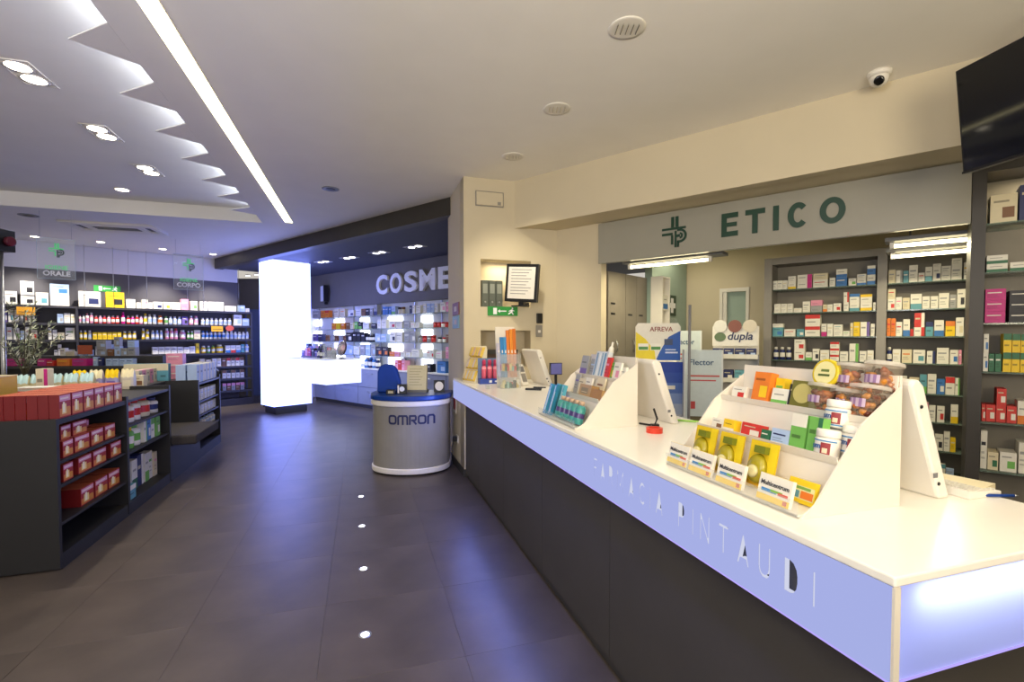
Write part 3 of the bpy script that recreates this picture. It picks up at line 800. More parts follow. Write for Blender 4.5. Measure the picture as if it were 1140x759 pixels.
# vitamin rack
vr = Frame((2.44, 5.30), 118)
t = thing('header_rack', 'grey metal rack with three round pictures on its header before the teal door', 'rack', vr.p(0, 0, 0), vr.rz)
part('back_panel', MB().box(-.24, .24, .30, .32, 0, 1.72), 'white', t)
for x in (-.245, .235): part('side', MB().box(x, x + .012, .0, .30, 0, 1.40), 'cab', t)
for z in (.20, .50, .80, 1.10, 1.36):
    s = part('shelf', MB().box(-.23, .23, .0, .30, z, z + .012), 'white', t)
    part('front_lip', MB().box(-.235, .235, -.012, .0, z, z + .05), ink('#d8d6cc'), s)
hd = part('header', MB().box(-.23, .23, .10, .115, 1.50, 1.72, lin('#dedbd2')), 'card', t)
for k, c in enumerate(('#d0cfc8', '#7c4a3e', '#cfc6b4')):
    part('round_picture', MB().prism([(-.15 + k * .15 + .07 * math.cos(a * .35), 1.72 + .07 * math.sin(a * .35)) for a in range(18)], 'y', .085, .099, lin(c)), 'card', hd)
part('round_emblem', MB().prism([(-.15 + .06 * math.cos(a * .35), 1.60 + .05 * math.sin(a * .35)) for a in range(18)], 'y', .092, .0995, lin('#5b7050')), 'card', hd)
part('lettering', text_mesh('dupla', .12, .002, ink('#2a3358'), .002, 'CENTER', .2), None, hd, (.05, .098, 1.57))
for r_, (z, h, c, c2) in enumerate(((1.372, .10, 'n', 'l'), (1.112, .12, 'n', 'w'), (.812, .14, 'n', 'b'), (.512, .14, 'n', 'w'))):
    for k in range(4):
        o = link('navy_carton', carton_mesh(.10, .12, h, c if not (r_ == 1 and k == 2) else 't', '.', c2), None, vr.p(-.17 + k * .113, .03, z + .0005), vr.rz)
        tag(o, '%s blue carton, %s from the teal door, %s shelf of the grey rack' % ('dark', nth(k), ('top', 'second', 'third', 'fourth')[r_]), 'carton', 'dark blue cartons on the grey rack')

# ------------------------------------------------------------------ toiletries shelves
WZ = [2.19, 1.865, 1.55, 1.235, .925, .64, .36]
wl = FW.at(279.5); wd_ = FW.at(86.5)
t = thing('toiletries_shelving', 'wall-long charcoal shelving stocked with toiletries, left of the glowing column', 'shelving', FW.p(0, 0, 0), FW.rz)
x0 = -1.6
for z in WZ:
    part('shelf', MB().box(x0, wd_ - .02, 0, .28, z - .045, z), 'shelfd', t)
    part('shelf', MB().box(wd_ + .02, wl, 0, .28, z - .045, z), 'shelfd', t)
for x in (wd_, wl + .02): part('upright', MB().box(x - .02, x + .02, .01, .29, 0, 2.19), 'shelfd', t)
part('plinth', MB().box(x0, wl, .005, .29, 0, .16), 'shelfd', t)
for px in (96, 128, 145, 165, 210, 228, 267): part('suspension_cable', MB().tube([(FW.at(px), .02, 2.192), (FW.at(px), .02, 3.39)], .004, 5), 'steel', t)
t['label'] = 'wall-long charcoal shelving stocked with toiletries beside the glowing column'
WR = ["5.5-21:14.5bw.k 24-40:11bw.k+15bw.k 41-55.5:14bw.t 57-79:12bw.l+12bl.b 83-114:17bw.n 118.7-140:17by.k 141.6-152:10bw=e 153-158.5:6.5bw=s 159-166:10bw=p 166.3-171:7bw=e 171.6-182:8bw.n 182.5-191:8bw.y 191.3-202.4:8bw=s 202.7-211:12bp=w 213-221:10bw.g 223.3-232:10bw=e 232.2-241:10bw=e 241.2-250:10bw=e 250.7-264:6bw=p 266.6-273.5:7bl=w 274-278.5:4bw=s",
      "0-3:14bt=w 4-9:14bv.w 10-16:14bw.t 17-22:14bw=e 23-27:14bs.w 28-31:14be.r 32-35:14bs=k 36-40:14bn.s 64.5-71.5:10bl.s 72-79:11bw=e 79.5-85:10bw=y 88-91.5:9ow/p 92-95.7:9ow/w 96-100:11ow/p 100.3-105:12op/w 105.5-110:9or/w 110.3-114.8:9op/w 115-119.5:9or/p 119.8-124.3:9op/w 124.6-129:9or/w 129.3-134:9or/p 135.5-140.5:13om/m 141.6-146:9or/w 146.3-151:9om/w 151.3-155.6:10or/w 155.9-160:9op/w 160.5-165:12ow/y 165.3-170:11ow/e 170.3-175.5:11ow/w 176-182.5:10ow/o 183.5-188:9ow/g 188.3-193:9ol/w 193.3-198:9ow/w 198.3-203:9ol/w 203.3-210:9bv.k 211-216.3:10op/w 216.6-222:10ow/p 224.5-229:8ow/w 229.3-234:8ow/w 234.3-239:8ow/w 239.3-244:8ow/w 244.3-249:8ow/w 249.3-254:8ow/w 254.3-259:8ow/w 260.6-270:12bw.l 270.5-278:8bl=w",
      "8-14:14bw=r 15-22:13bw.g 23-28:10bl=w 28.5-34:14bw=p 35-42:11be.r 54-58:13bw=y 59-64:11bw=e 64.5-72:8be.s 73-84:13bw=g 88-92.5:10oy/w 93-97.5:10oy/w 98-102.5:10oe/w 103.5-108.5:8by=w 109-114:8by=e 114.5-119.5:8by=w 120-125:8by=e 125.5-130.5:8by=w 131-135.5:8by=e 137-142:9oy/w 142.3-147.3:9oy/e 147.6-152.6:9oy/w 158-162:12oy/w 162.3-167:11ow/y 168.5-173:10ol/w 173.3-177.7:10ol/l 178-182:10ol/w 184-189:12op/w 189.3-194:12op/w 194.3-199:12op/r 200-208:10op/w 208.4-212:9og/w 212.3-216:9og/w 216.3-223.5:10be=p 224.5-228.8:9ow/b 229-233.3:9ow/b 233.5-237.8:9ow/b 238-242.3:9ow/b 242.5-246.8:9ow/b 247-251.3:9ow/b 251.5-255.8:9ow/w 256-260.3:9ow/w 260.5-264.8:8ow/w 265-269.3:8ow/w 269.5-273.8:8ow/w 274-278:8ow/w",
      "60-64:7bw=k 64.3-68.5:13bw=k 69-84:7bw=s 88-97:9ob/l 98-104:8ow/l 106-113:10bs=w 113.5-120:9bs.w 121-128:12bl=s 128.5-134:10bs=w 135-143:9bn.l 144-150:8oe/y 169.5-176:8bw=k 176.3-183:8bw=k 183.3-190:8bw=k 190.3-197:8bw=k 197.5-204:7.5bw=k 204.3-211:7bw=k 211.3-217.5:8bw=s 218-223.5:11by|k 224-230:8oy/w 230.5-235:8og/w 235.5-240:8oy/g 240.5-250:9oy/e 251-256.6:8bw_b 256.9-262.5:8bw_r 262.8-268:8bw_b 268.5-272.5:9bt=w 273-278:9ow/l",
      "222-228:9bw^e 229-235:8bw^e 236-241:9bw.u 241.5-246:9bw^e 247-251.5:9bu=w 252-256.5:9bw^r 257-261.5:9bw^u 262-266.5:9bw^r 267-271.5:9bw^u",
      "247-251.5:9bw^u 252-256.5:9bw^k 257-261.5:9bw^u 262-266.5:9bw^k 267-271.5:9bw^u",
      "247-251.5:8bs^p 252-256.5:8bu^p 257-261.5:8bs^p 262-266.5:8bu^p 267-271.5:8bs^p"]
for k, s in enumerate(WR): row(FW, WZ[k], s, 'the signal post', rn[k] + ' toiletries shelf', 'toiletry', 'goods on the %s toiletries shelf' % rn[k], .04, .12, [(-3, wd_ - .026), (wd_ + .026, wl - .006)])
t = thing('price_flag', 'orange price flag hanging below the top shelf of the toiletries wall', 'price tag', FW.p(FW.at(30), -.006, 2.0), FW.rz)
part('card', MB().box(-.12, .12, -.003, 0, 0, .145, lin('#d99a24')).box(-.1, .1, -.004, -.0031, .05, .06, lin('#7a4a1c')), 'card', t)
t = thing('price_flag', 'yellow price flag on the third toiletries shelf near the column', 'price tag', FW.p(FW.at(242), -.006, 1.72), FW.rz)
part('card', MB().box(-.115, .115, -.003, 0, 0, .125, lin('#ecb01c')).box(-.09, .09, -.004, -.0031, .05, .06, lin('#7a4a1c')), 'card', t)
t = thing('price_flag', 'round red price flag on the third toiletries shelf near the column', 'price tag', FW.p(FW.at(256), -.006, 1.74), FW.rz)
part('card', MB().prism([(.085 * math.cos(a * .35), .06 + .065 * math.sin(a * .35)) for a in range(18)], 'y', -.003, 0, lin('#d4583a')), 'card', t)
def exit_sign(fr, x, y, z, w, h, label):
    t = thing('exit_sign', label, 'sign', fr.p(x, y, z), fr.rz)
    part('panel', MB().box(-w / 2, w / 2, -.014, -.001, 0, h), ink('#2c8f3e'), t)
    pg = MB()
    pg.box(-w * .32, -w * .20, -.016, -.0145, h * .15, h * .85)                                            # door
    pg.box(-w * .10, w * .12, -.016, -.0145, h * .45, h * .56)                                             # arrow shaft
    pg.face([(-w * .10, -.0155, h * .30), (-w * .10, -.0155, h * .72), (-w * .17, -.0155, h * .505)])
    cx = w * .27
    pg.prism([(cx + .05 * w + h * .09 * math.cos(a * .7), h * .82 + h * .09 * math.sin(a * .7)) for a in range(9)], 'y', -.016, -.0145)
    pg.prism([(cx - .02 * w, h * .36), (cx + .05 * w, h * .36), (cx + .07 * w, h * .70), (cx + .0 * w, h * .70)], 'y', -.016, -.0145)
    pg.prism([(cx - .02 * w, h * .42), (cx - .10 * w, h * .22), (cx - .075 * w, h * .14), (cx + .03 * w, h * .36)], 'y', -.016, -.0145)
    pg.prism([(cx + .01 * w, h * .36), (cx + .06 * w, h * .12), (cx + .10 * w, h * .14), (cx + .05 * w, h * .40)], 'y', -.016, -.0145)
    pg.prism([(cx + .0 * w, h * .66), (cx - .08 * w, h * .52), (cx - .06 * w, h * .46), (cx + .02 * w, h * .58)], 'y', -.016, -.0145)
    pg.prism([(cx + .06 * w, h * .66), (cx + .12 * w, h * .55), (cx + .10 * w, h * .48), (cx + .05 * w, h * .58)], 'y', -.016, -.0145)
    part('pictogram', pg, 'letterw', t)
exit_sign(FW, FW.at(123), .30, 2.52, .42, .12, 'small green exit sign on the charcoal wall above the shelves')
exit_sign(FP, .455, 0, 1.845, .36, .105, 'green exit sign on the cream pillar between two niches')
# hanging glass signs
def hang_sign(px0, px1, Y, ztop, zbot, word, label):
    fr = Frame(((px0 - 570) / 537 * Y, Y), 52)
    w = fr.at(px1)
    t = thing('hanging_glass_sign', label, 'sign', fr.p(0, 0, 0), fr.rz, 'hanging glass signs')
    part('glass_pane', MB().box(0, w, 0, .006, zbot, ztop), 'clear', t)
    for (a, b, c, d) in ((0, w, zbot - .004, zbot), (0, w, ztop, ztop + .004), (-.004, 0, zbot, ztop), (w, w + .004, zbot, ztop)): part('polished_edge', MB().box(a, b, -.001, .007, c, d), ink('#b9cbd6'), t)
    for x in (w * .08, w * .92): part('cable', MB().tube([(x, .003, ztop), (x, .003, 3.40)], .002, 5), 'steel', t)
    h = ztop - zbot
    cross_logo(t, w * .52, zbot + h * .72, h * .30, 'lgreen', 'green')
    part('lettering', text_mesh('IGIENE', h * .14, .004, 'lgreen', .001, 'CENTER'), None, t, (w * .5, -.001, zbot + h * .235))
    part('lettering', text_mesh(word, h * .165, .004, 'letterw', .003, 'CENTER'), None, t, (w * .5, -.001, zbot + h * .08))
hang_sign(44, 86, 6.9, 3.02, 2.44, 'ORALE', 'hanging clear glass sign with green cross and the word ORALE')
hang_sign(195, 227.5, 8.9, 3.13, 2.48, 'CORPO', 'hanging clear glass sign with green cross and the word CORPO')
# pole with dark housing at the picture's edge
t = thing('signal_post', 'slim grey post with a dark square signal head beside the big yellow box', 'post', (-5.80, 5.5, 0))
part('base', MB().lathe([(.12, 0), (.12, .02), (.03, .03)], 20), 'steel', t)
part('pole', MB().tube([(0, 0, .03), (0, 0, 2.57)], .024, 12), 'steel', t)
hd = part('head', MB().box(-.16, .08, -.09, .09, 2.57, 2.81), 'black', t)
s = MB().lathe([(.055, 0), (.055, .05), (.045, .055)], 20); s.xf(Matrix.Translation((.0805, 0, 2.68)) @ Matrix.Rotation(R(90), 4, 'Y'))
part('lens', s, ink('#5c1f2c', .2), hd)

# ------------------------------------------------------------------ gondola
t = thing('gondola', 'low charcoal gondola with open shelves and a padded bench along the aisle', 'shelving', FG.p(0, 0, 0), FG.rz)
GW = 1.5
def gp(n, x0, x1, y0, y1, z0, z1, m='lam', bev=0): return part(n, MB().box(x0, x1, y0, y1, z0, z1), m, t, bev=bev)
gp('end_panel', 0, .035, 0, GW, .015, 1.04)
gp('upright', 1.075, 1.115, 0, GW, .015, 1.035); gp('upright', 2.13, 2.17, 0, GW, .015, 1.035); gp('top_edge', 1.075, 1.115, 0, .40, 1.0355, 1.07); gp('top_edge', 2.13, 2.17, 0, .36, 1.0355, 1.07)
gp('base', .036, 2.129, .004, GW, .0, .105); gp('base', 2.171, 3.19, .0, GW, .0, .385, 'lam'); gp('base', 3.19, 4.30, .004, GW, 0, .12)
gp('top_panel', .036, 1.074, .004, GW, 1.0, 1.035); gp('top_panel', 1.116, 2.129, .004, GW, 1.01, 1.035)
gp('back_panel', .036, 1.074, .36, .40, .106, .999, 'lamd'); gp('back_panel', 1.116, 2.129, .36, .40, .106, 1.009, 'lamd'); gp('back_panel', 2.171, 3.19, .36, .40, .386, 1.009, 'lamd'); gp('back_panel', 3.236, 4.259, .30, .34, .121, .99, 'lamd')
gp('upright', 3.195, 3.235, 0, GW, .121, 1.035); gp('upright', 4.26, 4.30, 0, GW, .121, 1.04)
gp('top_panel', 3.236, 4.259, .004, GW, .97, .995)
GZ1, GZ2, GZ3 = (.742, .577, .315), (.80, .556), (.745, .56, .36)
for z in GZ1: gp('shelf', .036, 1.074, .012, .359, z - .02, z)
for z in GZ2: gp('shelf', 1.116, 2.129, .012, .359, z - .02, z)
for z in GZ3: gp('shelf', 3.236, 4.259, .012, .299, z - .02, z)
part('top_rail', MB().tube([(4.28, .02, 1.041), (4.28, .02, 1.09), (4.28, .06, 1.12), (4.28, .4, 1.12)], .012, 8), 'steel', t)
t2 = thing('bench_cushion', 'dark grey padded bench cushion projecting from the gondola into the aisle', 'cushion', FG.p(0, 0, 0), FG.rz)
part('pad', MB().box(2.19, 3.16, -.235, .34, .392, .50), 'seat', t2, bev=.02)
part('piping', MB().tube([(2.2, -.236, .497), (3.15, -.236, .497)], .004, 6), 'seat', t2)

def redbox(w, d, h):
    k = ('red', w, d, h)
    if k in MESH: return MESH[k]
    m = MB().box(-w / 2, w / 2, 0, d, 0, h, lin('#a01e22'), lin('#c2623f'), lin('#701214'))  # bright top and dark ends: overhead light and shade put into the colour
    m.decal(-w * .46, w * .46, h * .70, h * .94, lin('#d79ab0')); m.decal(-w * .4, w * .3, h * .78, h * .86, lin('#ead6cc'), -.0009)
    m.decal(-w * .46, w * .46, h * .06, h * .40, lin('#cf7a34'), -.0007)
    m.decal(-w * .28, w * .10, h * .16, h * .58, lin('#f0d684'), -.001); m.decal(-w * .20, -w * .04, h * .22, h * .66, lin('#f6ecc8'), -.0013)
    m.decal(w * .14, w * .40, h * .12, h * .44, lin('#d08c34'), -.001)
    MESH[k] = m.mesh('red_box', 'card')
    return MESH[k]
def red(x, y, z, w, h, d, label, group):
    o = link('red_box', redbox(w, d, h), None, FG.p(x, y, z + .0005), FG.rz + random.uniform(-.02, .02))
    tag(o, label, 'box', group)
# six by six block on the gondola top
for i in range(6):
    for j in range(6):
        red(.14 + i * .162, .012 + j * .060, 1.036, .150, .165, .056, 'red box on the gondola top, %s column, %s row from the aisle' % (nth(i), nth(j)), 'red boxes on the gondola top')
for i, (a, b) in enumerate(((66, 79), (79.7, 97), (98, 113), (114, 126))):
    xa, xb = FG.at(a, .04), FG.at(b, .04)
    red((xa + xb) / 2, .04, GZ1[0], xb - xa - .01, .12, .15, 'red box with yellow picture, %s from the end panel, top shelf, lower layer' % nth(i), 'red boxes on the top gondola shelf')
    if i < 2: red((xa + xb) / 2 + .02, .06, GZ1[0] + .122, xb - xa - .02, .10, .12, 'red box lying on top of the %s stack, top gondola shelf' % nth(i), 'red boxes on the top gondola shelf')
    if i > 1: red((xa + xb) / 2 - .05, .20, GZ1[0], xb - xa - .02, .17, .12, 'taller red box standing behind the %s box, top gondola shelf' % nth(i), 'red boxes on the top gondola shelf')
for i, (a, b) in enumerate(((66, 78), (83, 99), (100, 115.5), (120, 132))):
    xa, xb = FG.at(a, .03), FG.at(b, .03)
    red((xa + xb) / 2, .03, GZ1[1], xb - xa - .01, .122, .15, 'red box with yellow picture, %s from the end panel, second gondola shelf' % nth(i), 'red boxes on the second gondola shelf')
for i, (a, b) in enumerate(((79.5, 95.5), (96, 111.5), (112, 125))):
    xa, xb = FG.at(a, .08), FG.at(b, .08)
    red((xa + xb) / 2, .05, GZ1[2], xb - xa - .008, .135, .15, 'red box with yellow picture, %s from the end panel, lowest stocked gondola shelf' % nth(i), 'red boxes on the lowest stocked gondola shelf')
GB2 = [(1.125, 2.12)]
# bottles and cartons of the second bay
row(FG, GZ2[0], "143-151.5:23ow/r 152-158.5:23ow/r 160.5-170:22oe/r 171.5-179:17ow/n", 'the dark post', 'upper gondola shelf', 'capped', 'capped bottles on the upper gondola shelf', .05, lim=GB2)
row(FG, GZ2[1], "143.8-150:24og/y 150.5-158:24ow/g 158.5-162:24bw|g 162.6-167:24bb.w 167.5-171.5:23bw^g 172-176.5:21bg.w", 'the dark post', 'middle gondola shelf', 'capped', 'bottles on the middle gondola shelf', .05, lim=GB2)
row(FG, .1055, "144-150.5:33bw_G 151-158:34bn|w 159-163.5:31bw_g 164-168:30bw=g 168.5-173:26be=p 173.5-177:27by=e 177.5-180.3:27by=o 180.6-183:27by^e", 'the dark post', 'bottom gondola shelf', 'capped', 'cartons on the bottom gondola shelf', .12, lim=GB2)
o = link('teal_carton', carton_mesh(.16, .06, .13, 't', '^', 'w'), None, FG.p(1.235, .03, .1060), FG.rz); tag(o, 'small teal and white carton standing in front on the bottom gondola shelf', 'carton')
# far bay of the gondola
for r_, z in enumerate(GZ3):
    for k in range(6):
        h = (.15, .12, .12)[r_]
        product(FG, 3.36 + k * .155, .04, z + .0005, .12 if r_ < 2 else .09, h, 'b' if r_ != 2 else 'o', 'w', '=' if r_ < 2 else '/', 'l', '%s from the bench, %s shelf of the far bay' % (nth(k), ('upper', 'middle', 'lower')[r_]), 'pale', 'white goods in the far gondola bay')
for k in range(6):
    for j in range(2):
        product(FG, 3.335 + k * .16, .03 + j * .13, .9955, .15, .235, 'b', 'w' if k > 1 else 'l', '|', 'l' if k > 1 else 'w', '%s from the bench, %s row, far bay' % (nth(k), ('front', 'rear')[j]), 'pale', 'tall pale cartons on top of the far bay', .11)
for k in range(5):
    o = link('formula_carton', carton_mesh(.10, .09, .26, 't', '^', 'e'), None, FG.p(3.26, .40 + k * .095, .9955) , FG.rz - R(90))
    tag(o, 'teal carton with cream top, %s from the aisle, beside the bench back' % nth(k), 'carton', 'teal cartons with cream tops')
# goods on the gondola top, away from the aisle
def on_top(name, x, y, w, d, h, base, pat, acc, label, group=None, z=1.0365, yaw=0):
    o = link(name, carton_mesh(w, d, h, base, pat, acc), None, FG.p(x, y, z), FG.rz - R(90) + yaw)
    tag(o, label, 'carton', group)
    return o
o = thing('display_carton', 'big yellow and green printed carton on the gondola top beside the red boxes', 'carton', FG.p(.40, .71, 1.0365), FG.rz - R(90))
m = MB().box(-.20, .20, 0, .20, 0, .27, lin('#c9a93c'), lin('#b8a878'))
for (a, b, c, d, cc) in ((-.18, .02, .15, .25, '#93a05a'), (-.05, .18, .02, .13, '#d99226'), (-.19, -.08, .02, .08, '#e3cf86'), (.06, .18, .17, .25, '#c9632e')): m.decal(a, b, c, d, lin(cc))
part('printed_body', m, 'card', o)
part('lid_edge', MB().box(-.203, .203, -.002, .203, .2705, .278), ink('#cdbf92'), o)
on_top('slim_carton', 1.50, .80, .085, .10, .27, 'e', '|', 'm', 'tall cream carton with magenta edge standing behind the yellow display carton')
on_top('flat_carton', 1.14, .645, .40, .18, .10, 'r', '=', 'w', 'flat red and white carton lying behind the red boxes')
on_top('flat_carton', 1.14, .92, .12, .10, .12, 't', '=', 'w', 'small teal carton lying beside the flat red carton')
o = on_top('flat_carton', 1.14, .645, .34, .16, .03, 'w', '=', 'r', 'flat white carton lying on the flat red carton', None, 1.1370)
def pack(x, y, w, d, h, c, topc, label, group):
    # soft plastic pack with a pinched, wavy top
    m = MB()
    nx, nz = 8, 5
    def P(u, v, s):
        f = 1 - .85 * max(0, (v - .55) / .45) ** 1.5
        return ((u - .5) * w * (1 - .06 * v), d / 2 + s * d / 2 * f * (1 - .25 * (2 * u - 1) ** 4), h * v * (1 + .05 * math.sin(u * 17)))
    for s in (-1, 1):
        for i in range(nx):
            for j in range(nz):
                u0, u1, v0, v1 = i / nx, (i + 1) / nx, j / nz, (j + 1) / nz
                m.face([P(u0, v0, s), P(u1, v0, s), P(u1, v1, s), P(u0, v1, s)], topc if j >= 3 else c, True)
    for u in (0, 1):
        for j in range(nz): m.face([P(u, j / nz, -1), P(u, (j + 1) / nz, -1), P(u, (j + 1) / nz, 1), P(u, j / nz, 1)], c)
    o = link('soft_pack', m.mesh('soft_pack', 'gloss'), None, FG.p(x, y, 1.037), FG.rz - R(90))
    tag(o, label, 'pack', group)
    lab = MB(); lab.face([(-w * .3, -.001, h * .15), (w * .3, -.001, h * .15), (w * .3, -.001, h * .45), (-w * .3, -.001, h * .45)], LC['v' if topc == LC['y'] else 'e'])
    link('label', lab.mesh('label', 'card'), o)
for k in range(5): pack(1.72 + .03 * k, .80 - k * .115 + .28, .115, .10, .20, lin('#cbbf92'), lin('#b8d6d2'), 'cream pack with mint top, %s from the pot plant on the gondola top' % nth(k), 'cream packs with mint tops')
for k in range(4): pack(2.02 + .05 * k, .64 - k * .12 + .12, .12, .10, .215, lin('#9e94b0') if k < 3 else lin('#c9bea8'), LC['y'] if k % 2 == 0 else lin('#e6d9ac'), 'violet pack with yellow top, %s from the mint packs on the gondola top' % nth(k), 'violet packs with yellow tops')
for k in range(3): on_top('tissue_carton', 2.32 + k * .03, .63 - k * .125, .12, .11, .13, 'e', '.', 'u', 'beige carton, %s from the soft packs on the gondola top' % nth(k), 'beige cartons on the gondola top')
for k in range(5):
    product(FG, 2.68 + k * .112, .45, 1.0360, .10, .17, 'b', 'p' if k % 2 else 'e', '.', 's', '%s from the beige cartons, behind the bench back' % nth(k), 'pinkish', 'pinkish cartons behind the bench', .09)
gsh = bpy.data.objects['gondola']
part('top_panel', MB().box(2.171, 3.19, .36, GW, 1.01, 1.035), 'lamd', gsh)
for k in range(3): on_top('pink_carton', 4.06, .52, .20, .16, .12, 'p', '=', 'w', '%s pink carton of the little stack behind the tall pale cartons' % ('bottom', 'middle', 'top')[k], 'stacked pink cartons', .9955 + k * .1215)
# second display table behind
FG2 = Frame((-8.1, 7.2), 88)
t = thing('rear_gondola', 'charcoal display table with two levels standing behind the gondola', 'shelving', FG2.p(0, 0, 0), FG2.rz)
part('base', MB().box(0, 2.7, .02, .62, 0, .12), 'lam', t); part('top_panel', MB().box(0, 2.7, 0, .64, 1.12, 1.16), 'lamd', t)
part('end_panel', MB().box(0, .035, .001, .62, .121, 1.119), 'lam', t); part('end_panel', MB().box(2.665, 2.7, .001, .62, .121, 1.119), 'lam', t)
part('back_panel', MB().box(.036, 2.664, .30, .34, .121, 1.119), 'lamd', t)
part('step', MB().box(.1, 2.6, .32, .62, 1.1605, 1.30), 'lamd', t)
for z in (.45, .78): part('shelf', MB().box(.036, 2.664, .01, .299, z - .02, z), 'lam', t)
row(FG2, 1.1605, "2-18:8bm=n 40-50:8bm=w 51-59:6br=w 62-77:8bo=y 79-96:8bm=v 103-108:10bl=w 108.5-113:9bn=w 117-124:8bl=n 124.5-131.5:8bl=n 132-139:8bl=n 139.5-147.5:8bl=n", 'the signal post', 'front tier, rear table', 'coloured', 'cartons on the rear display table', .06)
row(FG2, 1.3005, "66-72:9bw=k 72.5-82:5be=s 84-90:10ol/w 90.5-96:9ob/w 97-101:7bl=w 107-118:9bs.l+9bs.l 119-126:8bu=s 126.5-133:11bl.s+11bs.l 134-141:9bs.l 141.5-150:10bs=n+8bl=s", 'the signal post', 'raised tier, rear table', 'coloured', 'goods on the raised level of the rear table', .36)
t = thing('rear_sign_card', 'rust red card standing upright on the rear display table', 'card', FG2.p(FG2.at(98, .33), .27, 1.1605), FG2.rz)
part('card', MB().box(-.11, .11, 0, .006, .17, .31, lin('#a8502f')), 'card', t); part('foot', MB().box(-.05, .05, -.03, .04, 0, .169), 'clear', t)
# pot plant
t = thing('pot_plant', 'spiky grey green plant in a black pot behind the big yellow carton', 'plant', FG.p(2.38, 1.37, 1.0355))
part('pot', MB().lathe([(.075, 0), (.10, .16), (.105, .17), (.095, .17), (.09, .14)], 20), 'pot', t)
rnd = random.Random(3)
stems, lv = MB(), MB()
for k in range(16):
    a = rnd.uniform(0, 6.28); lean = rnd.uniform(.08, .42); H = rnd.uniform(.35, .78)
    pts = [(math.cos(a) * lean * u ** 1.4, math.sin(a) * lean * u ** 1.4, .14 + H * u) for u in (0, .25, .5, .75, 1)]
    stems.tube(pts, [.006, .005, .004, .003, .002], 5)
    for q in range(40):
        u = rnd.uniform(.25, 1.05)
        c = Vector((math.cos(a) * lean * u ** 1.4, math.sin(a) * lean * u ** 1.4, .14 + H * u))
        d = Vector((rnd.uniform(-1, 1), rnd.uniform(-1, 1), rnd.uniform(-.1, 1))).normalized()
        s = d.cross(Vector((.3, .5, .8))).normalized() * .007
        L = rnd.uniform(.05, .10)
        g = lin(rnd.choice(('#a9ae90', '#939c7c', '#bfc0a4', '#7d8768', '#d2d0b6')))
        lv.face([c, c + d * L * .5 + s, c + d * L, c + d * L * .5 - s], g)
part('stem', stems, ink('#5a5440'), t)
o = part('foliage', lv, 'leaf', t); o['kind'] = 'stuff'

# ------------------------------------------------------------------ luminous column and its counter
FK = Frame((-4.85, 9.80), 40)            # x along the D face, y to the left
t = thing('luminous_column', 'square floor-to-ceiling glowing white column on a dark plinth', 'column', FK.p(0, 0, 0), FK.rz)
part('plinth', MB().box(.06, .72, .06, .56, 0, .17), 'lamd', t)
part('light_box', MB().box(0, .80, 0, .62, .17, 3.165), 'g_col', t)
part('cap', MB().box(.02, .78, .02, .60, 3.166, 3.19), 'white', t)
FL = Frame((-3.47, 9.0), 129.8)          # x<0 runs back to the column
t = thing('luminous_counter', 'glowing white cantilevered counter slab fixed to the glowing column', 'counter', FL.p(0, 0, 0), FL.rz)
part('light_box', MB().box(-1.565, 0, 0, .74, .70, 1.165), 'g_bar', t)
part('top_panel', MB().box(-1.565, .004, -.004, .744, 1.166, 1.178), 'acry', t)
def dark_thing(mb, m, name, label, cat, x, y, z=1.1785, fr=FL): o = thing(name, label, cat, fr.p(x, y, z), fr.rz); return o
t = thing('cosmetics_tester', 'stepped tray of small violet and pink boxes on the glowing counter beside the column', 'tester stand', FL.p(-1.12, .25, 1.1785), FL.rz)
part('tray', MB().prism([(0, 0), (.30, 0), (.30, .22), (.2, .22), (.2, .12), (.1, .12), (.1, .03), (0, .03)], 'x', -.34, .34), ink('#55526a'), t)
for k in range(10):
    product(FL, -1.40 + (k % 5) * .135, .26 + (k // 5) * .1, 1.1785 + (.03 if k < 5 else .12) + .0005, .10, .11 + .05 * (k % 2), 'b', 'vpmkvnvlps'[k], '=', 'w', '%s in the stepped tray on the glowing counter' % nth(k), 'violet', 'small boxes in the stepped tray', .07)
for k in range(5):
    product(FL, -.745 + (k % 3) * .05, .22 + (k // 3) * .08, 1.1785, .055, .20 + .05 * (k % 2), 'o', 'nnknv'[k], '/', 'k', '%s in the dark cluster on the glowing counter' % nth(k), 'dark', 'dark bottles on the glowing counter')
t = thing('brush_rack', 'clear rack of lipsticks and brushes on the glowing counter', 'rack', FL.p(-.40, .25, 1.1785), FL.rz)
part('frame', MB().box(-.18, .18, 0, .01, 0, .26).box(-.18, .18, .18, .19, 0, .30).box(-.185, -.18, 0, .19, 0, .3).box(.18, .185, 0, .19, 0, .3), 'clear', t)
for k in range(7): part('lipstick', MB().lathe([(.014, .001), (.014, .16), (.010, .161), (.010, .2), (.004, .215)], 8, -.15 + k * .05, .09, cols=[LC['s'], LC['k'], LC['rpoueup'[k]], LC['rpoueup'[k]], LC['rpoueup'[k]]]), 'gloss', t)
t = thing('table_mirror', 'round dark-framed table mirror on the glowing counter', 'mirror', FL.p(-.045, .36, 1.1785), FL.rz)
part('foot', MB().lathe([(.06, 0), (.05, .012), (.012, .02), (.010, .06)], 16), 'black', t)
s = MB().lathe([(.155, 0), (.16, .01), (.155, .02)], 28); s.xf(Matrix.Translation((0, .0, .215)) @ Matrix.Rotation(R(82), 4, 'X')); part('frame', s, ink('#4a3530'), t)
s = MB().lathe([(.14, .021), (.13, .0215)], 28); s.xf(Matrix.Translation((0, .0, .215)) @ Matrix.Rotation(R(82), 4, 'X')); part('glass', s, 'chrome', t)
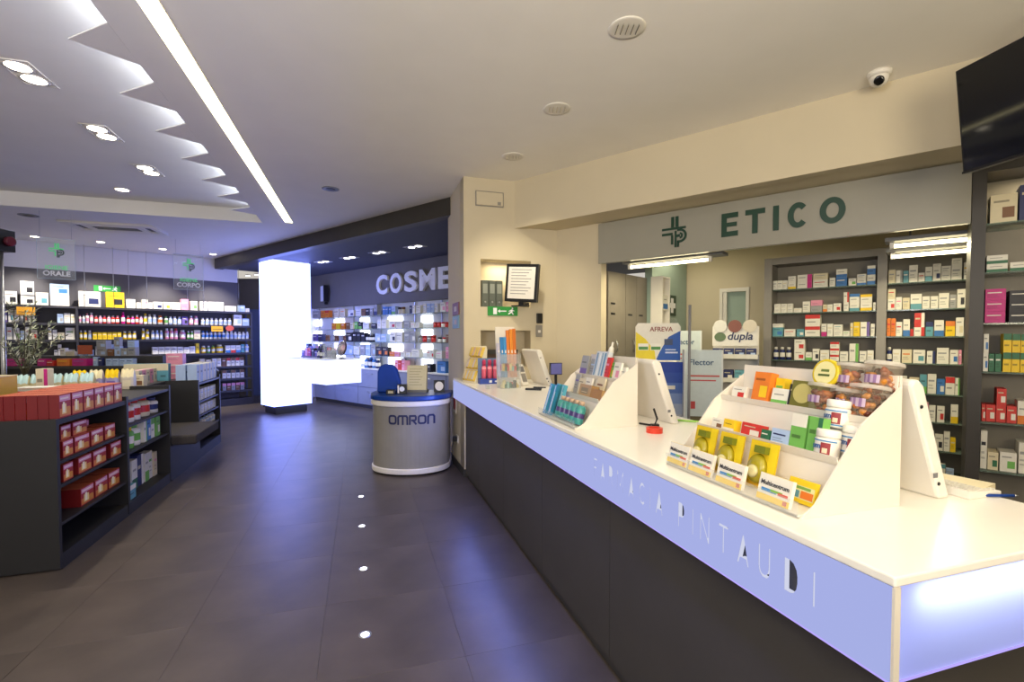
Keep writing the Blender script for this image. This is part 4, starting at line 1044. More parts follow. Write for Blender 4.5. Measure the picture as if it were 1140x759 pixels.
# little rack behind the column
FR = Frame((-5.55, 10.9), 129.8)
t = thing('display_rack', 'narrow dark display rack in the passage beside the glowing column', 'rack', FR.p(0, 0, 0), FR.rz)
for x in (-.22, .20): part('side', MB().box(x, x + .02, 0, .30, 0, 1.25), 'lam', t)
for k, z in enumerate((.08, .35, .62, .90, 1.22)):
    part('shelf', MB().box(-.199, .199, .0, .30, z - .015, z), 'cabb', t)
    for q in range(3): product(FR, -.13 + q * .13, .05, z + .0005, .10, .16, 'b', 'eupwuoeup'[(k + q) % 9], '=', 'k', '%s from the toiletries wall, %s tier of the passage rack' % (nth(q), ('lowest', 'second', 'third', 'fourth', 'top')[k]), 'rack', 'cartons on the passage rack')

# ------------------------------------------------------------------ cosmetics wall
c0, c1 = FC.at(349), FC.at(512) + .6
t = thing('drawer_cabinet', 'row of low blue grey drawer cabinets under the cosmetics shelves', 'cabinet', FC.p(0, 0, 0), FC.rz)
part('carcass', MB().box(c0, c1, .03, .375, .08, .875), 'cab', t); part('plinth', MB().box(c0, c1, .05, .375, 0, .079), 'lamd', t)
part('worktop', MB().box(c0 - .01, c1, 0, .375, .876, .90), 'white', t)
n = 6
for k in range(n):
    a, b = c0 + (c1 - c0) * k / n, c0 + (c1 - c0) * (k + 1) / n
    for (za, zb) in ((.085, .47), (.48, .87)):
        d = part('drawer', MB().box(a + .006, b - .006, .008, .029, za, zb), 'drawer', t)
        part('handle', MB().tube([((a + b) / 2 - .09, .007, zb - .09), ((a + b) / 2 - .08, -.018, zb - .09), ((a + b) / 2 + .08, -.018, zb - .09), ((a + b) / 2 + .09, .007, zb - .09)], .006, 6), 'steel', d)
CZ = [2.08, 1.785, 1.49, 1.185]
t = thing('cosmetics_shelving', 'backlit glass shelves of cosmetics under the big white letters', 'shelving', FC.p(0, .0, 0), FC.rz)
for z in CZ: part('glass_shelf', MB().box(c0 + .05, c1, .10, .345, z - .012, z), 'glassg', t)
for px in (356, 394, 424, 462, 492): part('support_rail', MB().box(FC.at(px, .35) - .012, FC.at(px, .35) + .012, .346, .362, .92, 2.34), 'steel', t)
for (a, b) in ((348, 358), (372, 383), (401, 411), (432, 448), (469, 481)):
    for z in (1.87, 1.575, 1.27, .97):
        part('light_panel', MB().box(FC.at(a, .36), FC.at(b, .36), .363, .375, z + .02, z + .175), 'g_pan', t)
CR = ["348-356:8bs=w 357-361.5:8bo=r 362-366.5:8bo^r 371.6-377.5:9be=u 378-384:9be=o 387.5-394:7bw.n 396-402:8bw=s 402.8-406.8:8bu=k 407-411:8bk=w 411.5-415:8bs=w 416-420:12bs_n 426-429:9bb=w 429.3-432.2:9bb=w 432.5-435.3:9bb=w 435.8-440.5:9bl_g 442-445:8jk/k 445.3-448.5:8jk/u 455.5-458.5:9bk=w 459-462:9bw=s 463-468:9bw=s 471-474.5:10bw=l 475-479:10bl=w 479.3-483:10bl=w 483.3-487:10bw=l 490-496:11bw.p 496.5-499.7:11bp=w 500-503.2:11bp=m",
      "369.3-373.8:7bo=y 374-378.5:7by=o 379-383.5:7bo=w 385.3-389:7bu=e 389.3-393:7be=u 394.6-398.3:8bg=w 398.7-402.5:8bk_g 404-411:7bw=s 412.8-418.6:6bk=w 419.5-424:10bw=l 424.5-430:10bw=s 433.5-440:8bw.r 440.5-447.6:8bw=s 449.5-456.3:8bs=w 457-461.5:6bw=r 462-466.6:6bw=s 481-485:6jw/r 485.3-489.3:6jw/r 489.6-493.6:6jp/r 494-498:6jw/r 498.5-503:7jo/k",
      "348-353.5:8bv=w 354-359:8bn=w 360.5-365:7jw/u 365.3-370:7je/s 370.3-375:7jw/u 375.3-380:7je/s 380.3-384.5:7jw/u 385-392:10bk.w 392.2-396.5:11bk=w 397-401.3:11bk=s 401.6-405.7:10bk=w 406-409.3:9ok/k 409.5-412.8:9ok/s 413-416:9ok/k 417.5-423.5:9bl.w 424-430:9bl=w 433.5-440:11bw.k 440.5-447.6:11bw=s 449.5-455.5:12bs=w 456-462.6:12bs.w 463.5-468:8jw/s 468.3-473:8jw/r 473.3-478:8jw/s 478.3-482.4:8jw/r 485.6-490:6jr/k 490.3-495:6ju/r 496-503.5:9bu.r",
      "379-385.5:9bl=w 386-392.5:10bl.w 393-399.5:9bw=l 401-406:12bs=w 406.5-412:12bl=w 412.5-417.5:12bs.l 418.5-425:10bk.o 425.4-431.8:10bk.o 433-438.5:5bo=p 439-444.4:5bp=o 445.5-451:5bw=s 451.5-457:5bw=l 458-466.6:9bw=s 474.5-478.3:9bw=r 478.6-482.4:9bw.r 485-492:8bw=p 496-499.5:13bp=w 499.8-503.3:13bw=p"]
for k, s in enumerate(CR): row(FC, CZ[k], s, 'the glowing column', ('top', 'second', 'third', 'fourth')[k] + ' cosmetics shelf', 'cosmetic', 'cosmetics on the %s glass shelf' % ('top', 'second', 'third', 'fourth')[k], .12, .10)
row(FC, .90, "404-408:12ob/w 408.4-412:12on/b 412.4-416:12ob/l 416.4-420:11on/w 439-442.5:11bp=r 442.8-446.3:11br=p 446.6-450:11bp=r 471-475:9bw=s 475.5-479:9bk=w 486-496:13bb.l", 'the glowing column', 'drawer cabinet top', 'cosmetic', 'goods on the drawer cabinets', .12, .14)
# chevron advert and small screen
t = thing('chevron_advert', 'small white arrow-shaped advert with dark edge on the cosmetics cabinet', 'advert', FC.p(FC.at(447, .28), .325, .9005), FC.rz)
part('board', MB().prism([(-.10, .02), (.07, .02), (.17, .13), (.07, .24), (-.10, .24), (.0, .13)], 'y', 0, .012), ink('#4a4454'), t)
part('face', MB().prism([(-.07, .03), (.055, .03), (.145, .13), (.055, .23), (-.07, .23), (.02, .13)], 'y', -.003, -.0005), ink('#e2dde2'), t)
part('foot', MB().box(-.08, .08, -.04, .05, 0, .019), 'clear', t)
t = thing('wall_screen', 'small white tilted screen on a bracket high on the taupe wall', 'screen', FC.p(FC.at(358, .1), .12, 2.52), FC.rz - R(14))
part('screen', MB().box(-.13, .11, 0, .04, -.02, .36), 'panelw', t); part('housing', MB().box(.111, .17, .005, .12, -.04, .37), 'black', t); part('bracket', MB().box(-.0, .05, .05, .13, -.10, -.021), 'black', t)
# big letters
t = thing('wall_lettering', 'big white raised letters on the taupe wall above the cosmetics shelves', 'lettering', FC.p(0, .26, 0), FC.rz)
x = FC.at(421.5, .26)
pit = (FC.at(490, .26) - FC.at(421.5, .26)) / 4.02
for k, ch in enumerate('COSMETICI'):
    me = text_mesh(ch, .60, .05, 'letterw', .018)
    xs = [v.co.x for v in me.vertices]; zs = [v.co.z for v in me.vertices]
    zlo, zhi, xlo = min(zs), max(zs), min(xs)
    wch = {'I': .12, 'M': pit * .94}.get(ch, pit * .80)
    for v in me.vertices:
        v.co.x = x + (v.co.x - xlo) / (max(xs) - xlo) * wch
        v.co.z = 2.54 + (v.co.z - zlo) / (zhi - zlo) * .43
    part('letter', me, None, t, (0, -.001, 0))
    x += wch + pit * .17

# ------------------------------------------------------------------ blood pressure kiosk
KX, KY = -1.225, 5.84
t = thing('kiosk', 'silver half-round kiosk with blue top and dark lettering OMRON', 'kiosk', (KX, KY, 0), R(4))
def half(r, d, n=28):   # bowed front, flat back
    return [(r * math.cos(a), -d * math.sin(a)) for a in [math.pi * k / n for k in range(n + 1)]] + [(-r, .30), (r, .30)]
part('body', MB().prism(half(.455, .36), 'z', .085, .80), 'kiosk', t)
part('base_ring', MB().prism(half(.470, .375), 'z', .02, .085), 'white', t, bev=.012)
part('foot', MB().prism(half(.44, .34), 'z', 0, .02), 'black', t)
part('upper_ring', MB().prism(half(.475, .38), 'z', .80, .865), 'white', t, bev=.014)
part('blue_top', MB().prism(half(.485, .39), 'z', .866, .925), 'blue', t, bev=.012)
def strip(mb, pts, s, closed=False, y0=-.006, y1=0):
    n = len(pts)
    for k in range(n if closed else n - 1):
        a, b = Vector(pts[k]), Vector(pts[(k + 1) % n])
        d = (b - a).normalized() * s * .5; q = Vector((-d.y, d.x))
        mb.prism([a - d * .5 - q, b + d * .5 - q, b + d * .5 + q, a - d * .5 + q], 'y', y0, y1)
def rrect(x, z, w, h, r=.3, n=4):
    r *= min(w, h); out = []
    for cx, cz, a0 in ((x + w - r, z + h - r, 0), (x + r, z + h - r, 90), (x + r, z + r, 180), (x + w - r, z + r, 270)):
        for k in range(n + 1): out.append((cx + r * math.cos(R(a0 + 90 * k / n)), cz + r * math.sin(R(a0 + 90 * k / n))))
    return out
mb = MB(); H = .088; S = .021; x = 0
for ch in 'OMRON':
    if ch == 'O': strip(mb, rrect(x, 0, .078, H), S, True); x += .078 + .030
    elif ch == 'M':
        strip(mb, [(x, -.008), (x, H * .8), (x + .012, H), (x + .098, H), (x + .108, H * .8), (x + .108, -.008)], S); strip(mb, [(x + .054, -.008), (x + .054, H)], S); x += .108 + .030
    elif ch == 'R':
        strip(mb, [(x, -.008), (x, H), (x + .062, H), (x + .07, H * .85), (x + .07, H * .55), (x + .06, H * .42), (x + .02, H * .42)], S); strip(mb, [(x + .035, H * .42), (x + .072, -.006)], S); x += .07 + .032
    else:
        strip(mb, [(x, -.008), (x, H * .8), (x + .014, H), (x + .058, H), (x + .07, H * .8), (x + .07, -.008)], S); x += .07 + .03
tw = x - .03
for k, v in enumerate(mb.v):
    xx = (v[0] - tw / 2) * .96 + .05
    a = math.acos(max(-1, min(1, xx / .455)))
    mb.v[k] = (xx, -.36 * math.sin(a) - .001 + v[1], .61 + v[2])
part('lettering', mb, ink('#22284e'), t)
KF = Frame((KX, KY), 86)
o = thing('blue_arm_rest', 'rounded deep blue foam panel standing on the kiosk top', 'panel', KF.p(-.275, .02, .9255), KF.rz - R(8))
part('pad', MB().prism([(-.145, 0), (.145, 0), (.14, .14), (.10, .28), (.05, .335), (-.05, .345), (-.11, .32), (-.14, .25)], 'y', 0, .075), 'bluef', o, bev=.02)
t = thing('brochure_block', 'cream printed brochure block standing on the kiosk top', 'brochure', KF.p(.06, .02, .9255), KF.rz - R(6))
m = MB().box(-.12, .12, 0, .06, .03, .33, lin('#cfc59c'))
for k in range(7): m.decal(-.09, .07 - .02 * (k % 3), .28 - k * .032, .287 - k * .032, lin('#a59a74'))
part('pages', m, 'card', t, rot=(R(-8), 0, 0)); part('foot', MB().box(-.13, .13, -.02, .12, 0, .029), 'cab', t)
t = thing('test_device', 'small black device lying on the kiosk beside the blue panel', 'device', KF.p(-.21, -.20, .9255), KF.rz)
part('body', MB().box(-.055, .055, 0, .07, 0, .055), 'black', t, bev=.006); part('display', MB().box(-.03, .03, -.002, -.0001, .015, .045), ink('#b9ad84'), t)
t = thing('monitor_box', 'small white and black monitor box on the kiosk before the brochures', 'box', KF.p(-.085, -.16, .9255), KF.rz)
part('body', MB().box(-.055, .055, 0, .06, 0, .115), 'black', t, bev=.004); part('dial', MB().prism([(.0 + .03 * math.cos(a * .3), .06 + .03 * math.sin(a * .3)) for a in range(21)], 'y', -.003, -.0002), 'panelw', t); part('side_label', MB().box(-.05, -.034, -.003, -.0003, .01, .105), 'white', t)
t = thing('round_display', 'small black square stand with a round white picture on the kiosk', 'display', KF.p(.34, -.02, .9255), KF.rz)
part('panel', MB().box(-.065, .065, 0, .012, .0, .15), 'black', t); part('disc', MB().prism([(.05 * math.cos(a * .3), .078 + .055 * math.sin(a * .3)) for a in range(21)], 'y', -.003, -.0002), 'white', t); part('foot', MB().box(-.065, .065, .0125, .06, 0, .008), 'black', t)
# pillar fittings
t = thing('emergency_light', 'flat beige emergency light cover high on the pillar', 'emergency light', FP.p(.30, 0, 3.17), FP.rz)
part('cover', MB().box(-.155, .155, -.022, -.001, -.075, .075), 'wall', t, bev=.006); part('rim', plate('rim', [(-.165, -.085), (.165, -.085), (.165, .085), (-.165, .085)], [[(-.154, -.074), (.154, -.074), (.154, .074), (-.154, .074)]], .012, 'cabb', True), None, t, (0, -.013, 0)); part('indicator', MB().box(.09, .13, -.026, -.0225, -.065, -.03), 'cabb', t)
FPS = Frame(FP.p(0, 0)[:2], -17.3)   # aisle face of the pillar
for z, c, l, n in ((1.94, '#7a4438', 'small brown red plate on the aisle side of the pillar', 'wall_plate'), (1.78, '#7ea4b2', 'small pale blue plate below the brown one on the pillar', 'wall_plate')):
    t = thing(n, l, 'sign', FP.p(-.001, .45, z), FP.rz)
    part('plate', MB().box(-.012, 0, -.20, .20, -.075, .075), ink(c), t); part('mark', MB().box(-.015, -.0125, -.08, .08, -.03, .03), ink('#c9b9a8'), t)
t = thing('fire_hose_label', 'small red and white label on the pillar side behind the kiosk', 'sign', FP.p(-.001, .55, .78), FP.rz)
part('plate', MB().box(-.008, 0, -.10, .10, -.12, .12), 'white', t); part('mark', MB().box(-.011, -.0085, -.05, .05, -.08, .06), ink('#b02c3c'), t)
t = thing('power_plug', 'black plug in the socket low on the pillar side', 'plug', FP.p(-.001, .40, .36), FP.rz)
part('socket', MB().box(-.008, 0, -.06, .06, -.045, .045), 'white', t); part('plug', MB().box(-.06, -.0085, -.025, .025, -.03, .03), 'black', t, bev=.008); part('cable', MB().tube([(-.05, 0, -.03), (-.07, .0, -.12), (-.06, .05, -.25), (-.03, .15, -.35)], .006, 6), 'black', t)
for k in range(3):
    t = thing('binder', 'dark green office binder in the upper niche, %s from the pillar edge' % nth(k), 'binder', FP.p(.225 + k * .085, .06, 1.9455), FP.rz, 'binders in the upper niche')
    part('spine', MB().box(0, .078, 0, .14, 0, .31), ink('#5a6058'), t); part('label', MB().box(.012, .066, -.002, -.0002, .16, .27), ink('#8f948a'), t); part('ring', MB().lathe([(.012, 0), (.008, .001)], 12).xf(Matrix.Translation((.039, -.001, .06)) @ Matrix.Rotation(R(90), 4, 'X')), 'steel', t)
t = thing('picture_frame', 'black framed white notice on a bracket beside the upper niche', 'notice frame', FP.p(.62, -.14, 1.95), FP.rz - R(42), None)
s = link('frame', MB().box(-.20, .20, 0, .055, .05, .48).mesh('frame', 'black'), t, (0, 0, 0), 0, (0, R(4), 0)); bevel(s, .006)
m = MB().box(-.165, .165, -.004, -.0005, .085, .445, lin('#e8e4dc'))
for k in range(9): m.decal(-.13, .12 - .03 * (k % 3), .41 - k * .034, .418 - k * .034, lin('#8d8c8a'), -.0046)
part('sheet', m, 'card', t, rot=(0, R(4), 0))
part('bracket', MB().box(-.03, .03, .03, .20, .0, .05).box(-.10, .10, -.02, .05, -.0, .012), 'black', t)
t = thing('door_phone', 'small black and grey wall switch unit beside the notice frame', 'switch', FP.p(.905, 0, 1.70), FP.rz)
part('upper_unit', MB().box(-.035, .035, -.03, -.001, .06, .18), 'black', t, bev=.005); part('lower_unit', MB().box(-.04, .04, -.012, -.001, -.10, .04), 'cabb', t, bev=.003); part('button', MB().box(-.015, .015, -.018, -.0125, -.05, -.02), 'white', t)
t = thing('drawer_unit', 'dark tray standing in the lower niche of the pillar', 'tray', FP.p(.45, .03, 1.2505), FP.rz)
part('tray', MB().box(-.2, .2, 0, .16, 0, .20), ink('#4c3a30'), t); part('lip', MB().box(-.2, .2, -.01, -.0005, .15, .20), 'lamd', t)

# ------------------------------------------------------------------ television
FT = Frame((2.44, 2.70), 171.5)      # from the deep edge towards the viewer; front looks to the aisle
t = thing('television', 'large black flat television hanging tilted from the ceiling', 'television', FT.p(0, 0, 3.06), FT.rz, None)
t.rotation_euler = (R(7), 0, FT.rz)
part('body', MB().box(0, 1.0, .0, .045, -.56, 0), 'black', t, bev=.004)
part('glass', MB().box(.012, .988, -.003, -.0005, -.545, -.012), 'screen', t)
part('lower_trim', MB().box(.0, 1.0, -.006, -.0005, -.56, -.548), 'black', t)
part('mount_plate', MB().box(.35, .65, .046, .07, -.42, -.12), 'black', t)
part('mount_arm', MB().tube([(.5, .07, -.2), (.5, .22, -.1), (.5, .22, .31)], .025, 10), 'black', t)

# ------------------------------------------------------------------ service counter
CL, CW, CT = 5.07, .85, 1.10
t = thing('service_counter', 'long service counter with milky top, glowing blue white band and dark panels', 'counter', FA.p(0, 0, 0), FA.rz)
part('top', MB().box(.41, CL, 0, CW, CT - .022, CT), 'top', t, bev=.004)
part('top_tongue', MB().box(0, .4095, 0, .046, CT - .022, CT), 'top', t)
# cut-out letters in the glowing band (unit letters, height 1)
LT = {
 'F': [(0, 0), (.12, 0), (.12, .45), (.42, .45), (.42, .55), (.12, .55), (.12, .90), (.5, .90), (.5, 1), (0, 1)],
 'A': [(0, 0), (.12, 0), (.20, .22), (.50, .22), (.58, 0), (.70, 0), (.40, 1), (.30, 1)],
 'R': [(0, 0), (.12, 0), (.12, .45), (.26, .45), (.46, 0), (.60, 0), (.38, .47), (.52, .58), (.54, .75), (.48, .92), (.36, 1), (0, 1)],
 'M': [(0, 0), (.11, 0), (.11, .80), (.37, .20), (.43, .20), (.69, .80), (.69, 0), (.80, 0), (.80, 1), (.67, 1), (.40, .38), (.13, 1), (0, 1)],
 'C': [(.62, .12), (.55, .22), (.40, .12), (.25, .18), (.14, .35), (.12, .5), (.14, .65), (.25, .82), (.40, .88), (.55, .78), (.62, .88), (.50, .97), (.38, 1), (.2, .95), (.06, .75), (0, .5), (.06, .25), (.2, .05), (.38, 0), (.5, .03)],
 'I': [(0, 0), (.11, 0), (.11, 1), (0, 1)],
 'P': [(0, 0), (.12, 0), (.12, .42), (.32, .42), (.47, .5), (.53, .63), (.53, .78), (.47, .92), (.32, 1), (0, 1)],
 'N': [(0, 0), (.11, 0), (.11, .78), (.56, 0), (.68, 0), (.68, 1), (.57, 1), (.57, .22), (.12, 1), (0, 1)],
 'T': [(.25, 0), (.37, 0), (.37, .89), (.62, .89), (.62, 1), (0, 1), (0, .89), (.25, .89)],
 'U': [(0, 1), (0, .3), (.06, .1), (.2, 0), (.42, 0), (.56, .1), (.62, .3), (.62, 1), (.51, 1), (.51, .32), (.46, .17), (.38, .11), (.24, .11), (.16, .17), (.11, .32), (.11, 1)],
 'D': [(0, 0), (.28, 0), (.45, .06), (.58, .22), (.62, .4), (.62, .6), (.58, .78), (.45, .94), (.28, 1), (0, 1)],
}
B0, B1, LH = .874, CT - .023, .088
holes = []
x = 3.705
adv = {'F': .060, 'A': .074, 'R': .068, 'M': .086, 'C': .070, 'I': .036, 'P': .070, 'N': .080, 'T': .072, 'U': .080, 'D': .078, ' ': .052}
txt = 'FARMACIA PINTAUDI'
tot = sum(adv[c] for c in txt[:-1])
kx = (4.878 - 3.705) / tot
for ch in txt:
    if ch != ' ': holes.append([(x + px_ * LH * .78, .936 + pz * LH) for px_, pz in LT[ch]])
    x += adv[ch] * kx
part('glowing_front', plate('glowing_front', [(.0, B0), (CL - .006, B0), (CL - .006, B1), (0, B1)], holes, .004, 'g_band', True), None, t, (0, .0, 0))
for h_ in holes: part('letter_rim', plate('letter_rim', h_, [], .016, 'g_rim', True, 'NONE'), None, t, (0, .0042, 0))
part('letter_backing', MB().box(3.6, 4.95, .030, .034, B0 + .01, B1 - .005), 'lamd', t)
e_ = MB(); e_.face([(CL - .006, .018, B0), (CL - .006, CW - .02, B0), (CL - .006, CW - .02, B1), (CL - .006, .018, B1)])
part('glowing_end', e_, 'sheet', t)
lamp('AREA', 'band_end_led', FA.p(CL - .050, .45, B1 - .004), .75, (.62, .70, 1), .01, None, sy=.74).rotation_euler = (0, R(-14), FA.rz)
lamp('AREA', 'under_band_led', FA.p(2.75, .004, B0 - .02), 34, (.16, .25, 1), 4.6, None, sy=.02)
bpy.data.objects['under_band_led'].rotation_euler = (R(-70), 0, FA.rz)
part('glowing_end', MB().box(.0, .014, .0185, .045, B0, B1), 'g_band', t)
part('corner_edge', MB().box(CL - .006, CL, .0, .018, B0, B1), 'acry', t)
part('lower_edge', MB().box(0, CL, .0, .008, B0 - .005, B0), 'g_edge', t)
part('lower_edge', MB().box(CL - .012, CL - .004, .01, CW - .02, B0 - .005, B0), 'g_edge', t)
part('soffit', MB().box(.42, CL - .02, .02, CW - .02, B0 - .014, B0 - .0065), 'lamd', t)
xs = [.42, 1.05, 1.95, 2.85, 3.75, CL - .07]
for a, b in zip(xs, xs[1:]): part('front_panel', MB().box(a + .002, b - .002, .065, .083, .06, B0 - .015), 'lamc', t)
part('end_panel', MB().box(CL - .088, CL - .07, .084, CW - .06, .06, B0 - .015), 'lamc', t)
part('end_panel', MB().box(.42, .438, .084, CW - .06, .06, B0 - .015), 'lamc', t)
part('plinth', MB().box(.44, CL - .09, .085, CW - .08, 0, .06), 'lamd', t)
part('back_shelf', MB().box(.44, CL - .09, .084, CW - .08, .40, .42), 'lam', t)

def tier_stand(label, x0, x1, y0, hgt=.385, dep=.38):
    t = thing('tiered_display', label, 'display stand', FA.p(x0, y0, CT + .0005), FA.rz)
    W = x1 - x0
    prof = [(0, 0), (.055, .035), (.225, .25), (.375, .35), (.378, hgt), (.38, hgt), (.38, 0)]
    for x in (0, W - .006): part('side_panel', MB().prism(prof, 'x', x, x + .006), 'acry', t)
    for n, pr in (('front_lip', [(-.004, .004), (.0, .004), (.0, .048), (-.004, .048)]),
                  ('tier', [(.0, .004), (.11, .012), (.11, .018), (.0, .010)]), ('riser', [(.11, .012), (.115, .012), (.150, .135), (.145, .135)]),
                  ('tier', [(.146, .129), (.225, .137), (.225, .143), (.146, .135)]), ('tier_lip', [(.142, .136), (.146, .136), (.140, .160), (.136, .160)]), ('riser', [(.226, .137), (.231, .137), (.265, .245), (.260, .245)]),
                  ('tier', [(.262, .240), (.345, .248), (.345, .254), (.262, .246)]), ('tier_lip', [(.258, .246), (.262, .246), (.256, .268), (.252, .268)]), ('back_panel', [(.345, .004), (.350, .004), (.376, hgt), (.371, hgt)])):
        part(n, MB().prism(pr, 'x', .0065, W - .0065), 'clear' if n == 'front_lip' else 'acry', t)
    return t
S2X, S2Y, S1X, S1Y = 4.155, .085, 2.86, .035
tier_stand('white acrylic tiered display of tubs and sweets, closest to the counter corner', S2X, 4.765, S2Y)
tier_stand('white acrylic tiered display of tubes and bottles in the middle of the counter', S1X, 3.42, S1Y)
TIER = ((.018, .010), (.158, .1365), (.274, .2475))     # (y, z) of the place behind each lip
def lean(name, label, cat, sx, sy, x, tier, tilt=16, group=None, dy=0, yaw=0, dz=0, dep=.012):
    y, z = TIER[tier]
    y += dy
    z = (.010 + .0727 * y, .135 + .101 * (y - .146), .246 + .0964 * (y - .262))[tier] + dep * math.sin(R(tilt)) * .9
    p = FA.p(x, sy + y, CT + z + .0015 + dz)
    o = thing(name, label, cat, p, 0, group)
    o.rotation_euler = (Matrix.Rotation(FA.rz + R(yaw), 4, 'Z') @ Matrix.Rotation(R(-tilt), 4, 'X')).to_euler()
    return o
def lean_one(name, mb, m, label, cat, *a, **k):
    o = lean(name, label, cat, *a, **k)
    if isinstance(mb, MB): mb = mb.mesh(name, m)
    o2 = o; ob = bpy.data.objects.new(name, mb)
    COL.objects.link(ob)
    ob.location = o.location; ob.rotation_euler = o.rotation_euler
    for key in o.keys(): ob[key] = o[key]
    nm = o.name; bpy.data.objects.remove(o); ob.name = nm
    return ob
# --- near stand: front tier
for k, x in enumerate((4.215, 4.345, 4.487, 4.665)):
    m = MB().box(-.058, .058, 0, .012, 0, .078, lin('#e9e3d4'), lin('#e6c62a'))
    m.decal(-.058, .058, 0, .018, lin('#efc91f')); m.decal(-.045, .01, .026, .036, lin('#3f7fb8')); m.decal(-.012, .03, .030, .037, lin('#7fb24a'), -.0008); m.decal(.015, .05, .026, .034, lin('#cf4a34'), -.001); m.decal(.036, .05, .004, .016, lin('#c4562c'), -.001)
    o = lean_one('sachet_box', m, 'card', 'white and yellow box with dark lettering in the front lip, %s from the far end' % ('first', 'second', 'third', 'fourth')[k], 'box', S2X, S2Y, x, 0, 14, 'white and yellow boxes in the front lip', -.014)
    link('lettering', text_mesh('Multicentrum', .0185, .0006, ink('#2b2a33'), .0004, 'CENTER'), o, (0, -.0008, .046))
for k, x in enumerate((4.285, 4.415, 4.555)):
    o = lean('blister_pack', 'yellow blister pack with a green pendant shape, %s of three standing in the display' % nth(k), 'blister pack', S2X, S2Y, x, 0, 13, 'yellow blister packs', .040, 4)
    m = MB().box(-.052, .052, 0, .004, 0, .150, lin('#d9b814'))
    m.decal(-.048, .048, .003, .02, lin('#c99c12')); m.decal(.022, .05, .02, .147, lin('#e3c81f'), -.0005)
    part('backing_card', m, 'card', o)
    s = MB().lathe([(.038, 0), (.036, .010), (.026, .018), (.010, .021)], 20, sx=.9, sy=1.25); s.xf(Matrix.Translation((-.010, -.001, .062)) @ Matrix.Rotation(R(90), 4, 'X'))
    s.c = [lin('#9c8f1c')] * len(s.c)
    part('bubble', s, 'gloss', o)
    s = MB().lathe([(.021, .0205), (.018, .026), (.008, .028)], 16); s.xf(Matrix.Translation((-.010, -.001, .052)) @ Matrix.Rotation(R(90), 4, 'X')); s.c = [lin('#cfc48e')] * len(s.c)
    part('medallion', s, 'gloss', o)
    part('clip', MB().box(-.018, .022, -.022, -.001, .112, .135, lin('#6d7320')), 'gloss', o)
m = MB().box(-.045, .045, 0, .012, 0, .068, lin('#e7c722')); m.decal(-.03, .042, .012, .05, lin('#d9d6a0')); m.decal(-.03, -.005, .015, .035, lin('#5f9ab0'), -.0009); m.decal(.0, .04, .015, .036, lin('#d9742a'), -.0009); m.decal(-.02, .03, .04, .048, lin('#78a04c'), -.001)
lean_one('sweet_packet', m, 'card', 'single yellow packet with coloured stripes before the gum jars', 'packet', S2X, S2Y, 4.700, 0, 14, None, .05)
# middle tier
def small(x, w, h, base, pat, acc, label, tier=1, d=.03, dy=.004, tilt=12, name='small_carton', sx=S2X, sy=S2Y, yaw=0):
    return lean_one(name, carton_mesh(w, d, h, base, pat, acc), 'card', label, 'carton', sx, sy, x, tier, tilt, None, dy, yaw, 0, d)
small(4.245, .06, .045, 'w', '.', 'u', 'tiny white carton with brown picture at the middle tier end')
small(4.305, .055, .05, 'y', '_', 'w', 'small yellow and white packet on the middle tier')
small(4.405, .09, .05, 'r', '.', 'w', 'small red carton with white emblem on the middle tier', dy=.012)
small(4.475, .035, .042, 'G', '=', 'w', 'narrow dark green carton beside the red one')
small(4.535, .07, .055, 'l', '=', 'n', 'pale blue carton with dark lettering on the middle tier')
small(4.600, .055, .115, 'g', '^', 'w', 'tall light green carton with white top, middle tier', tilt=10)
small(4.657, .045, .115, 'g', '|', 'G', 'tall light green carton with dark green side, middle tier', tilt=10)
def jar(x, tier, label, dy=0, dz=0, tilt=8):
    o = lean('gum_jar', label, 'jar', S2X, S2Y, x, tier, tilt, 'white gum jars', dy, 0, dz, .066)
    part('body', MB().lathe([(.031, 0), (.033, .004), (.033, .056), (.029, .061)], 24, 0, .034), 'white', o)
    part('lid', MB().lathe([(.031, .0615), (.032, .064), (.032, .082), (.029, .085)], 24, 0, .034), 'white', o)
    lb = MB()
    def lab(a0, a1, z0, z1, c, r=.0348):
        n = 6
        for q in range(n):
            A, Bq = R(a0 + (a1 - a0) * q / n), R(a0 + (a1 - a0) * (q + 1) / n)
            lb.face([(r * math.sin(A), .034 - r * math.cos(A), z0), (r * math.sin(Bq), .034 - r * math.cos(Bq), z0), (r * math.sin(Bq), .034 - r * math.cos(Bq), z1), (r * math.sin(A), .034 - r * math.cos(A), z1)], lin(c))
    lab(-80, 80, .006, .010, '#4a86b8'); lab(-80, 80, .049, .053, '#4a86b8'); lab(10, 52, .012, .046, '#8c2f34', .0351); lab(18, 40, .016, .030, '#e0c3a4', .0354)
    part('label', lb, 'card', o)
    tm_ = text_mesh('gum', .022, .0005, ink('#2f5f9e'), .0006, 'CENTER')
    for v in tm_.vertices:
        A = (v.co.x - .012) / .034
        v.co = (.0352 * math.sin(A), .034 - .0352 * math.cos(A) + v.co.y, v.co.z + .028)
    part('lettering', tm_, None, o)
jar(4.690, 1, 'white gum jar with blue lettering, lower row beside the green cartons', -.012)
jar(4.722, 1, 'white gum jar in the lower row, against the acrylic side panel', .052, .006)
jar(4.665, 1, 'white gum jar with blue lettering sitting highest of the three', .058, .075)
